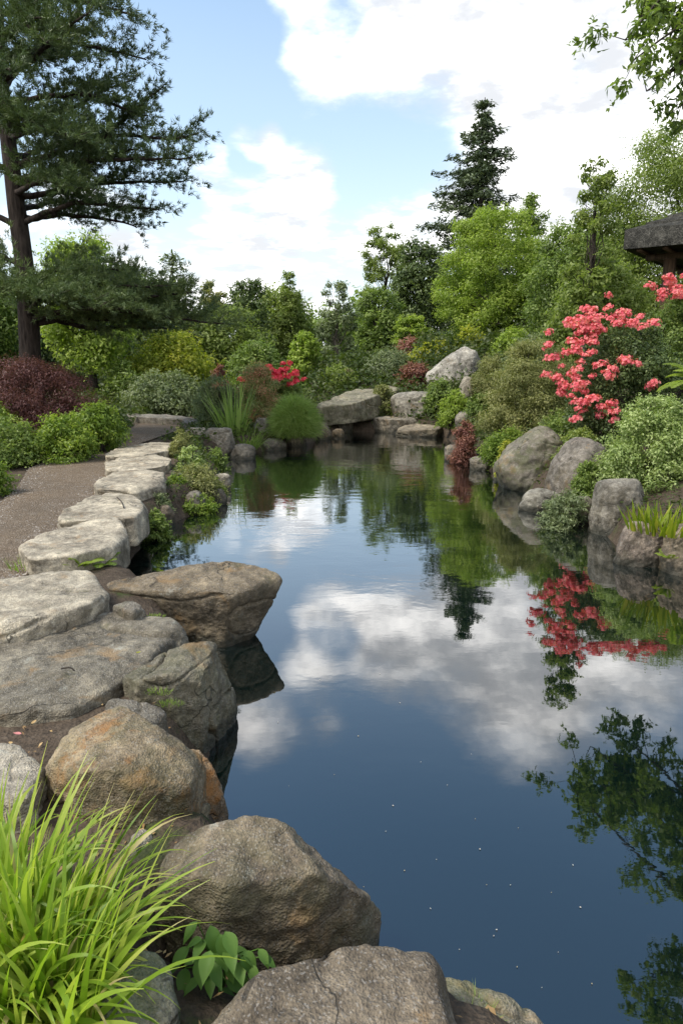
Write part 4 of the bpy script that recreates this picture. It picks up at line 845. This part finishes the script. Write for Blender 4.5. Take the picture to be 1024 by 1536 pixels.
# far bank
shrub('shrub', "low green shrubs behind the lichen topped slab", 470, 545, 545, 590, 19.6, L_MID, .08, 231, K=46, squash=.6)
shrub('shrub', "tufty grey green plants above the lichen topped slab", 530, 520, 640, 590, 20.5, L_GREY, .09, 232, Wd=.025, K=56, droop=-.4)
shrub('shrub', "low olive plants spilling between the cascade rocks", 548, 575, 600, 612, 17.4, L_OLIVE, .06, 233, K=40, squash=.6)
shrub('shrub', "green leafy shrub right of the oval boulder", 652, 584, 708, 634, 15.4, L_BRIGHT, .06, 234, K=50, cover=2.8)
shrub('shrub', "pinkish heather drift behind the cascade", 575, 500, 650, 548, 23.5, L_RUST, .08, 235, K=30, squash=.6)
shrub('shrub', "bright yellow green shrub on the crest of the far bank", 668, 487, 735, 545, 22, L_YELLOW, .10, 236, K=46, droop=-.3)
shrub('shrub', "yellow green drift left of the large pale boulder", 608, 505, 690, 556, 21.5, L_YELLOW, .09, 237, K=46, squash=.6)
shrub('shrub', "dark low shrub in the hollow left of the large pale boulder", 588, 540, 650, 585, 19.5, L_RUST, .07, 238, K=34)
shrub('shrub', "brown heather mound right of the large pale boulder", 700, 530, 772, 582, 17, L_OLIVE, .05, 239, Wd=.014, K=46, cover=2.8)
shrub('shrub', "sunlit green shrub on the crest right of the yellow one", 725, 490, 810, 560, 20, L_BRIGHT, .09, 240, K=50)
shrub('shrub', "green plants at the foot of the large pale boulder", 628, 568, 695, 606, 16.8, L_GREEN, .07, 241, K=40)
shrub('shrub', "low green shrub below the pointed upright stone", 690, 590, 745, 640, 14.4, L_GREEN, .06, 242, K=40)
# right bank
shrub('spreading_shrub', "wide olive spreading shrub with arching twigs on the right bank", 700, 500, 885, 680, 12.0, L_OLIVE, .042, 251, Wd=.014, K=150, cover=2.2, cr=.22, droop=.9, squash=.55, cap=90000)
shrub('spreading_shrub', "grey green spreading shrub higher up behind the olive one", 740, 490, 860, 580, 14.5, L_GREY, .05, 252, Wd=.02, K=70, cover=2.4, squash=.55)
shrub('shrub', "small red brown barberry leaning over the far right shore", 668, 628, 722, 692, 11.6, L_RUST, .035, 253, K=44, cover=2.8)
shrub('shrub', "light green bush at the waterline right of the barberry", 712, 636, 800, 708, 10.4, L_FERN, .04, 254, K=50, cover=2.2, squash=.6)
shrub('shrub', "small yellow green tuft at the waterline left of the dome boulder", 738, 658, 778, 708, 9.9, L_YELLOW, .045, 255, Wd=.014, K=24, droop=-.5)
shrub('shrub', "pale green rounded shrub with cream edged leaves on the right bank", 882, 588, 1060, 742, 7.3, L_SAGE, .034, 256, K=130, cover=3.2, cr=.22, cap=90000)
shrub('ground_plant', "feathery grey green plant hanging over the pale flat rock", 800, 730, 892, 778, 7.0, L_GREY, .045, 257, cat='ground plant', Wd=.012, K=40, cover=2.0, droop=.8, squash=.5)
shrub('herb', "small green herb below the wide boulder by the fern", 862, 728, 908, 764, 7.4, L_GREEN, .04, 258, cat='herb', K=22, cover=1.4)
grass('strap_leaved_plant', "short yellow green strap leaved plant at the right edge", 'iris', 995, 792, .32, 150, .22, .028, .28, leafmat("yellow_strap", [(.12, .19, .015), (.24, .31, .02), (.42, .40, .05)], .4), 259, .55, .6, SH, 5)
fern('fern', "small green fern at the waterline between the two right boulders", 1003, 838, .12, 8, .16, L_BRIGHT, 260, SH)
shrub('shrub', "dark green shrub under the pale green one at the right edge", 905, 690, 1060, 760, 7.9, L_GREEN, .05, 261, K=50)
shrub('shrub', "low green shrub between azalea and dome boulder", 790, 610, 905, 680, 9.6, L_GREEN, .05, 262, K=60, cover=2.4)

shrub('shrub', "low leafy green plants over the joint between dome boulder and wide boulder", 826, 640, 905, 700, 8.6, L_MID, .04, 266, K=44, cover=2.4, squash=.6)
shrub('ground_plant', "trailing green plant between wide boulder and tall square boulder", 850, 690, 905, 752, 7.5, L_GREEN, .035, 267, cat='ground plant', K=40, cover=2.2)

# ---------------------------------------------------------------- azaleas with countable flower clusters
def blossom_mesh(name, mat, seed, r=.078, nfl=40, ps=.020):
    rng = np.random.default_rng(seed); pos, nr, ax = [], [], []
    for i in range(nfl):
        d = rdir(rng, 1)[0]; d[2] = abs(d[2]) * .8 + .05; d[1] -= .2; d = unit(d); c = d * r * rng.uniform(.5, 1.15) * np.array((1.15, 1, 1.0)); pos.append(c * .5); nr.append(unit(np.cross(d, rdir(rng, 1)[0]))); ax.append(d); s = unit(np.cross(d, rdir(rng, 1)[0])); b = np.cross(d, s)
        for k in range(5):
            a = k * 1.2566; o = s * math.cos(a) + b * math.sin(a); pos.append(c + o * ps * .55); nr.append(unit(d - o * .45)); ax.append(unit(o + d * .45))
    V, F = leaf_geo(np.array(pos), np.array(nr), np.array(ax), np.where(np.arange(len(pos)) % 6 == 0, r * .9, ps * 1.15), np.where(np.arange(len(pos)) % 6 == 0, .004, ps * .95))
    return mesh_np(name, V, F, mat, np.repeat(np.repeat(np.clip(rng.normal(.5, .27, nfl), 0, 1), 6), 4))
BL = [blossom_mesh('blossom_cluster', L_PETAL, 300 + i) for i in range(5)]; BLR = [blossom_mesh('blossom_cluster', L_RED, 320 + i, .08, 22, .034) for i in range(3)]
def azalea(label, box, yd, seed, mat, L, spots, meshes, n_each, K=80, sc=.90, **kw):
    root, C, rad = shrub('azalea', label, *box, yd, mat, L, seed, cat='azalea', K=K, **kw); rng = np.random.default_rng(seed); b = np.array(root.location)
    a = PD(box[0], box[3], yd); e = PD(box[2], box[1], yd); cx = (a[0] + e[0]) / 2; wx = (e[0] - a[0]) / 2; dk = kw.get('depth', .9)
    for (px, py, rp), n in zip(spots, n_each):
        for i in range(n):
            q = PD(px + rng.normal(0, rp * .62), py + rng.normal(0, rp * .55), yd); fx = (q[0] - cx) / wx; fz = np.clip((q[2] - a[2]) / (e[2] - a[2]), 0, 1)
            q = q + np.array((0, -wx * dk * math.sqrt(max(.03, 1 - fx * fx * .9)) * math.sqrt(max(.05, 1 - fz ** 2)) * .9 + rng.normal(0, .05), 0))
            # pull the cluster along the bank, towards the plant's front, keeping its height
            q[0] = cx + (q[0] - cx) * (.985); o = put('blossom_cluster', meshes[i % len(meshes)], root, tuple(q - b)); o.rotation_euler = (rng.uniform(-.5, .5), rng.uniform(-.5, .5), rng.uniform(-.8, .8)); s = sc * rng.uniform(.75, 1.3); o.scale = (s, s, s)
azalea("large azalea with coral pink blossom clusters on the right bank", (832, 468, 1035, 640), 9.2, 271, L_DARK, .045,
       [(855, 500, 24), (890, 485, 26), (930, 482, 24), (855, 528, 20), (838, 552, 16), (880, 548, 16), (912, 543, 12), (848, 585, 18), (862, 603, 18), (840, 572, 14), (880, 615, 16), (940, 575, 8), (880, 500, 22)], BL, [11, 12, 10, 8, 6, 5, 4, 8, 8, 5, 7, 2, 10], K=110, cover=2.4, cr=.24, cap=70000)
azalea("smaller pink azalea below the post of the shelter", (955, 428, 1090, 520), 10.2, 272, L_GREEN, .045, [(985, 438, 16), (1005, 436, 16), (1025, 440, 20)], BL, [7, 8, 8], K=60, cover=2.4)
azalea("red flowering azalea left of the bright young bush", (352, 545, 455, 610), 16.0, 273, L_GREEN, .06, [(380, 556, 16), (425, 556, 14), (440, 566, 12), (410, 562, 10), (385, 570, 18)], BLR, [6, 12, 9, 6, 4], K=50, sc=.9)
fern('fern', "arching bright green fronds at the right edge beside the azalea", 1055, 580, 0, 16, .55, L_BRIGHT, 274, SH, yd=8.0, bend=1.5, lean=1.5)

# ---------------------------------------------------------------- ground cover (nobody could count it)
def ground_cover():
    rng = np.random.default_rng(400); n = 420000; x = rng.uniform(-14, 14, n); y = 1 + 33 * rng.random(n) ** 1.25; d = pond_sd(x, y)
    mid = (x > np.interp(y, PATH_L[:8, 1], PATH_L[:8, 0]) - .02) & (x < np.interp(y, PATH_R[:9, 1], PATH_R[:9, 0]) + .25) & (y < 17.4)
    SE = np.array([P(q, r_, .3)[:2] for q, r_ in ((150, 880), (200, 822), (228, 775), (256, 722), (264, 690), (275, 664))]); stones = (x < np.interp(y, SE[:, 1], SE[:, 0])) & (y < SE[-1, 1]) | (y < 5.6) & (x < 0)
    ok = (d > .12) & ~mid & ~stones & (((x > np.where(y < 4.5, 2.4, 0)) & (x < 6 + .3 * y)) | ((x < 0) & (-x < .62 * y + 1) & (y > 4.5))); x, y = x[ok], y[ok]; n = len(x)
    z = ground_h(x, y) + rng.gamma(2.0, .035, n) * np.clip(y / 9, .6, 2.4); pos = np.stack([x, y, z], 1); s = np.clip(y / 9, .55, 2.6) * rng.uniform(.6, 1.3, n)
    V, F = leaf_geo(pos, unit(np.array((0, 0, .8)) + .8 * rdir(rng, n)), unit(rdir(rng, n) + np.array((0, 0, .5))), .062 * s, .030 * s)
    t = np.clip(.5 + .55 * fbm(pos * np.array((.9, .9, 0)), 41, 3) + rng.normal(0, .14, n), 0, 1)
    put('ground_cover', mesh_np('ground_cover', V, F, leafmat("ground_cover", [(.03, .055, .014), (.07, .10, .025), (.13, .15, .045)]), np.repeat(t, 4)), kind='stuff')
ground_cover()
# ---------------------------------------------------------------- foreground plants
def big_grass():
    rng = np.random.default_rng(500); b0 = P(60, 1500, .36); root = thing('grass_clump', b0, "large bright green grass clump in the bottom left corner", 'grass')
    VV, FF, TT, k = [], [], [], 0
    for (px, py, n, sp) in [(15, 1420, 110, .11), (55, 1470, 130, .11), (95, 1490, 80, .08), (-50, 1500, 100, .13), (40, 1550, 110, .11), (-40, 1380, 80, .12), (100, 1560, 40, .06)]:
        c = P(px, py, .34); a = rng.uniform(0, 2 * math.pi, n); r = sp * np.sqrt(rng.random(n)); base = c + np.stack([r * np.cos(a), r * np.sin(a), np.zeros(n)], 1)
        out = unit(np.stack([np.cos(a) + .18, np.sin(a) * .8 + .1, np.zeros(n)], 1) + .6 * rdir(rng, n) * (1, 1, 0)); d0 = unit(np.array((0, 0, 1.0)) + out * rng.uniform(.1, .85, n)[:, None]); side = unit(np.cross(d0, out) + .55 * rdir(rng, n))
        V, F, m = strips(base, d0, rng.uniform(.17, .43, n), rng.uniform(.012, .027, n), rng.uniform(.4, 2.0, n) ** 1.2, 11, side, shape=.5)
        VV.append(V); FF.append(F + k); k += len(V); tn = np.clip(rng.normal(.40, .20, n), 0, .8); tn[rng.random(n) < .035] = 1.0; tv = np.repeat(tn, m).reshape(n, m); tv[:, -4:] = np.clip(tv[:, -4:] + .22, 0, 1); TT.append(tv.ravel())
    put('blades', mesh_np('blades', np.concatenate(VV) - b0, np.concatenate(FF), L_GRASS, np.concatenate(TT), True), root)
big_grass()
def broad_leaf(L, Wd, n=9, fold=.18, curl=.25):
    f = np.linspace(0, 1, n); wv = Wd * .5 * np.sin(np.pi * f ** .78) ** 1.1; V = []
    for k in range(n): z = -curl * L * f[k] ** 2; V += [(-wv[k], f[k] * L, z + fold * wv[k]), (-wv[k] * .5, f[k] * L, z + fold * wv[k] * .35), (0, f[k] * L, z), (wv[k] * .5, f[k] * L, z + fold * wv[k] * .35), (wv[k], f[k] * L, z + fold * wv[k])]
    return np.array(V), np.array([(5 * k + j, 5 * k + j + 1, 5 * k + 6 + j, 5 * k + 5 + j) for k in range(n - 1) for j in range(4)])
def leafy_plant():
    rng = np.random.default_rng(510); b0 = P(325, 1475, .22); root = thing('leafy_plant', b0, "small plant with broad oval leaves between the brown boulders", 'plant'); mb = MB()
    spots = [(285, 1390, .46), (300, 1420, .44), (320, 1400, .47), (345, 1408, .46), (330, 1430, .42), (300, 1450, .40), (270, 1430, .42), (275, 1465, .37), (315, 1475, .37), (345, 1450, .4), (370, 1440, .42), (395, 1430, .43), (380, 1455, .4), (350, 1475, .36), (300, 1495, .32), (330, 1500, .3), (265, 1490, .33), (360, 1425, .38), (290, 1440, .36), (340, 1490, .3), (385, 1470, .35), (310, 1440, .45), (292, 1410, .45), (335, 1412, .46), (358, 1455, .4), (375, 1432, .42), (400, 1440, .41), (322, 1455, .41), (345, 1432, .43), (290, 1475, .36), (365, 1470, .36), (318, 1510, .3)]
    for px, py, z in spots:
        c = P(px, py, z - .05); o = c - b0; a = math.atan2(o[1], o[0]) + rng.normal(0, .45) - math.pi / 2; L = rng.uniform(.042, .066); V, Q = broad_leaf(L, L * rng.uniform(.50, .60), 11, .30, .35)
        t = rng.uniform(-.75, .1); ct, st = math.cos(t), math.sin(t); V = np.stack([V[:, 0], V[:, 1] * ct - V[:, 2] * st, V[:, 1] * st + V[:, 2] * ct], 1); ca, sa = math.cos(a), math.sin(a)
        V = np.stack([V[:, 0] * ca - V[:, 1] * sa, V[:, 0] * sa + V[:, 1] * ca, V[:, 2]], 1); off = np.array((-sa, ca, 0)) * L * .4
        o_ = put('leaf', mesh_np('leaf', V, Q, L_HERB, np.full(len(V), np.clip(rng.normal(.45, .25), 0, 1)), True), root, tuple(c - off - b0))
        mb.tube(curve3([b0 + rng.normal(0, .012, 3) * (1, 1, 0) - (0, 0, .03), (b0 + c - off) / 2 + (0, 0, .03), c - off], 8), np.linspace(.0028, .0014, 8), 5)
    mb.build('stem', L_HERB, root, b0)
leafy_plant()
grass('grass_tuft', "small green grass tuft on the pale boulder at the bottom right", 'grass', 712, 1530, .2, 70, .07, .004, .035, L_SOFT, 520, .7, .8, None, 4)
for k, (px, py, z, lab) in enumerate([(232, 920, .39, "tiny moss tuft where pale flat slab meets grey slab"), (255, 1050, .36, "tiny moss tuft in the joint below the grey slab"), (35, 1065, .33, "tiny moss tuft at the left under the grey slab"), (238, 1032, .43, "tiny moss tuft on the dark rounded boulder")]):
    grass('moss_tuft', lab, 'moss', px, py, z, 110, .018, .003, .030, L_FERN, 530 + k, .9, .6, "moss tufts on the near rocks", 3, wide=1.8)
# small fallen things
def leaf_on(label, px, py, z, mat, L, seed):
    rng = np.random.default_rng(seed); V, Q = broad_leaf(L, L * .6, 6, .3, -.2); a = rng.uniform(0, 6.28); ca, sa = math.cos(a), math.sin(a); V = np.stack([V[:, 0] * ca - V[:, 1] * sa, V[:, 0] * sa + V[:, 1] * ca, V[:, 2]], 1)
    put('fallen_leaf', mesh_np('fallen_leaf', V, Q, mat, np.full(len(V), .8), True), None, tuple(P(px, py, z) + (0, 0, .006)), label, 'leaf', "fallen leaves and petals")
leaf_on("yellow fallen leaf on the grey slab near the dark boulder", 209, 979, .43, L_YELLOW, .035, 1)
leaf_on("small pink petal on the bare soil left of the tan boulder", 33, 1103, .35, L_PETAL, .03, 2)
leaf_on("dry brown leaf on the grey slab below the pale flat slab", 58, 937, .42, L_DRY, .03, 3)
leaf_on("pale dry leaf on the bare soil beside the tan boulder", 48, 1088, .35, L_DRY, .025, 4)
leaf_on("pale green petal on the soil above the pale left rock", 85, 1125, .35, L_SAGE, .025, 5)
def twig(label, px0, py0, px1, py1, z, r):
    a, b = P(px0, py0, z), P(px1, py1, z); mb = MB(); q = curve3([a, (a + b) / 2 + (0.01, .012, .006), b], 8); mb.tube(q, r, 5); mb.build('twig', BARK, None, None, label=label, cat='twig')
twig("thin dark twig lying on the second stepping stone", 176, 746, 186, 762, .435, .005)
twig("short pale twig lying on the grey slab", 92, 1003, 112, 1006, .42, .0035)
def floating():
    rng = np.random.default_rng(540); me = []
    for i in range(3):
        a = np.linspace(0, 2 * math.pi, 8)[:-1]; r = .0055 * rng.uniform(.6, 1.3, 7); V = np.concatenate([[(0, 0, .0035)], np.stack([r * np.cos(a), r * np.sin(a) * .7, np.full(7, .0008)], 1)]); F = np.array([(0, 1 + k, 1 + (k + 1) % 7) for k in range(7)])
        m, t, out = newmat("floating_petal"); principled(t, out, [(.42, .41, .37), (.36, .29, .17), (.40, .36, .31)][i], .6); me.append(mesh_np('floating_petal', V, F, m, smooth=True))
    pts = [(568, 1247), (706, 1228), (648, 1290), (764, 1327), (728, 1330), (602, 1062), (630, 1137), (520, 1395), (665, 1180), (745, 1392), (825, 1338), (872, 1362), (800, 1487), (770, 1452), (738, 1402), (640, 1360), (890, 1475), (430, 1180), (480, 1020), (540, 1100), (590, 1210), (455, 1290), (545, 1330), (690, 1420), (620, 1440), (660, 1475), (560, 1010), (700, 1130), (610, 1300), (840, 1430), (418, 1080), (505, 1160), (720, 1270), (860, 1300), (780, 1240)]
    for i, (px, py) in enumerate(pts):
        o = put('floating_petal', me[i % 3], None, tuple(P(px + rng.normal(0, 4), py + rng.normal(0, 4), .002)), "tiny pale petal floating on the dark pond water", 'petal', "petals floating on the pond"); o.rotation_euler = (0, 0, rng.uniform(0, 6)); s = .28 + .55 * rng.random() ** 2.5; o.scale = (s, s, 1)
floating()
def loose_gravel():
    rng = np.random.default_rng(550); n = 9000; y = 4.0 + 9 * rng.random(n) ** 1.5; l = np.interp(y, PATH_L[:8, 1], PATH_L[:8, 0]); r = np.interp(y, PATH_R[:9, 1], PATH_R[:9, 0]); x = l + (r - l) * rng.random(n); s = rng.uniform(.004, .010, n)
    m, t, out = newmat("loose_gravel"); at = t.new('ShaderNodeAttribute', attribute_name='tint'); principled(t, out, t.ramp(at.outputs['Fac'], [(0, (.10, .085, .07)), (.6, (.22, .19, .16)), (1, (.36, .33, .29))]), .9)
    o = np.array([(1, 0, 0), (0, 1, 0), (-1, 0, 0), (0, -1, 0), (0, 0, .8)], float); V = np.stack([x, y, np.full(n, PZ + .018)], 1)[:, None] + o[None] * s[:, None, None] * rng.uniform(.6, 1.3, (n, 5, 1))
    F = (np.arange(n)[:, None, None] * 5 + np.array([(0, 1, 4), (1, 2, 4), (2, 3, 4), (3, 0, 4)])[None]).reshape(-1, 3)
    put('loose_gravel', mesh_np('loose_gravel', V.reshape(-1, 3), F, m, np.repeat(rng.random(n), 5)), kind='stuff')
loose_gravel()

def leaf_litter():
    rng = np.random.default_rng(560); n = 900; V, F, T, k = [], [], [], 0
    x = rng.uniform(-1.6, .4, n); y = rng.uniform(.9, 3.2, n); d = pond_sd(x, y); ok = d > .18; x, y = x[ok], y[ok]; n = len(x); z = ground_h(x, y) + .05 * fbm(np.stack([x * 1.6, y * 1.6, 0 * x], 1), 3, 4) + .006
    V, F = leaf_geo(np.stack([x, y, z], 1), unit(np.array((0, 0, 1.0)) + .35 * rdir(rng, n)), rdir(rng, n), rng.uniform(.008, .03, n), rng.uniform(.004, .014, n))
    put('leaf_litter', mesh_np('leaf_litter', V, F, L_DRY, np.repeat(rng.random(n), 4)), kind='stuff')
leaf_litter()
# ---------------------------------------------------------------- garden shelter on the right bank
def shelter():
    c0 = PD(934, 374, 16.0); e1 = np.array((.80, -.60, 0)); e2 = np.array((.60, .80, 0)); up = np.array((0, 0, 1.0)); Wd = 4.8; zE = c0[2]     # eave corner, the two eave directions
    ctr = c0 + (e1 + e2) * Wd / 2; g = gz(ctr[0], ctr[1]); base = np.array((ctr[0], ctr[1], g)); root = thing('garden_shelter', base, "small wooden shelter with a thick weathered roof at the right edge", 'shelter')
    m, t, out = newmat("weathered_shingle"); tc = t.new('ShaderNodeTexCoord').outputs['Object']; a = t.noise(tc, 7, 7, .7); b = t.noise(tc, 40, 4, .7); v = t.vor(tc, 9, 'DISTANCE_TO_EDGE')
    col = t.ramp(t.math('ADD', t.math('MULTIPLY', a, .65), t.math('MULTIPLY', b, .35)), [(.36, (.012, .012, .011)), (.5, (.042, .041, .036)), (.64, (.12, .115, .10))]); col = t.mix(t.smooth(v, .02, .0, 0, .5), col, (.26, .25, .22))
    principled(t, out, col, .92, .2, t.bump(t.math('ADD', a, b), .9, .03)); SHI = m
    m, t, out = newmat("shelter_wood"); tc = t.new('ShaderNodeTexCoord').outputs['Object']; mp = t.new('ShaderNodeMapping'); t.put(mp.inputs[0], tc); mp.inputs['Scale'].default_value = (1, 1, .12); a = t.noise(mp.outputs[0], 30, 5, .6)
    principled(t, out, t.ramp(a, [(.35, (.045, .026, .014)), (.65, (.13, .082, .046))]), .8, .3, t.bump(a, .5, .01)); WOOD = m
    rng = np.random.default_rng(3)
    def pt(u, v, z): return c0 * (1, 1, 0) + e1 * u + e2 * v + up * z
    mb = MB(); n = 7                                                    # shingle courses stepping up to a ridge
    for k in range(n):
        i0 = k * Wd / 2 / n; i1 = (k + 1.25) * Wd / 2 / n; z0 = zE + k * .16; th = .40 if k == 0 else .13; zz = z0 + .40 - th
        lo = [pt(i0, i0, 0), pt(Wd - i0, i0, 0), pt(Wd - i0, Wd - i0, 0), pt(i0, Wd - i0, 0)]; i1 = min(i1, Wd / 2 - .05); hi = [pt(i1, i1, 0), pt(Wd - i1, i1, 0), pt(Wd - i1, Wd - i1, 0), pt(i1, Wd - i1, 0)]
        S = 16
        for s in range(4):
            A, B, Cc, D = lo[s], lo[(s + 1) % 4], hi[s], hi[(s + 1) % 4]; f = np.linspace(0, 1, S + 1)[:, None]; E = A + (B - A) * f; I = Cc + (D - Cc) * f; w_ = rng.normal(0, .012, (S + 1, 1)) * up; w_[0] = w_[-1] = 0
            rows = np.concatenate([E + up * zz, E + up * (zz + th) + w_, I + up * (zz + th + .15)]); m_ = S + 1
            Q = [(r * m_ + q, r * m_ + q + 1, (r + 1) * m_ + q + 1, (r + 1) * m_ + q) for r in range(2) for q in range(S)]; mb.add(rows, Q)
        if k == 0: mb.add(np.array([q + up * (zz + .002) for q in lo]), [(0, 3, 2, 1)])
    mb.build('roof', SHI, root, base, smooth=False)
    bz = math.atan2(e1[1], e1[0])
    for u, v in ((.8, .8), (Wd - .8, .8), (.8, Wd - .8), (Wd - .8, Wd - .8)):
        p = pt(u, v, 0); gg = gz(p[0], p[1]); mb = MB(); mb.box((p[0], p[1], (gg - .2 + zE - .18) / 2), (.22, .22, zE - .18 - gg + .2), bz); mb.build('post', WOOD, root, base, smooth=False)
    for (u, v, lx, ly) in ((Wd / 2, .8, Wd - .6, .18), (Wd / 2, Wd - .8, Wd - .6, .18)):
        p = pt(u, v, zE - .12); mb = MB(); mb.box(p, (lx, ly, .12), bz); mb.build('beam', WOOD, root, base, smooth=False)
    for u in np.linspace(.3, Wd - .3, 9):
        p = pt(u, Wd / 2, zE - .03); mb = MB(); mb.box(p, (.10, Wd - .2, .058), bz); mb.build('rafter', WOOD, root, base, smooth=False)
shelter()
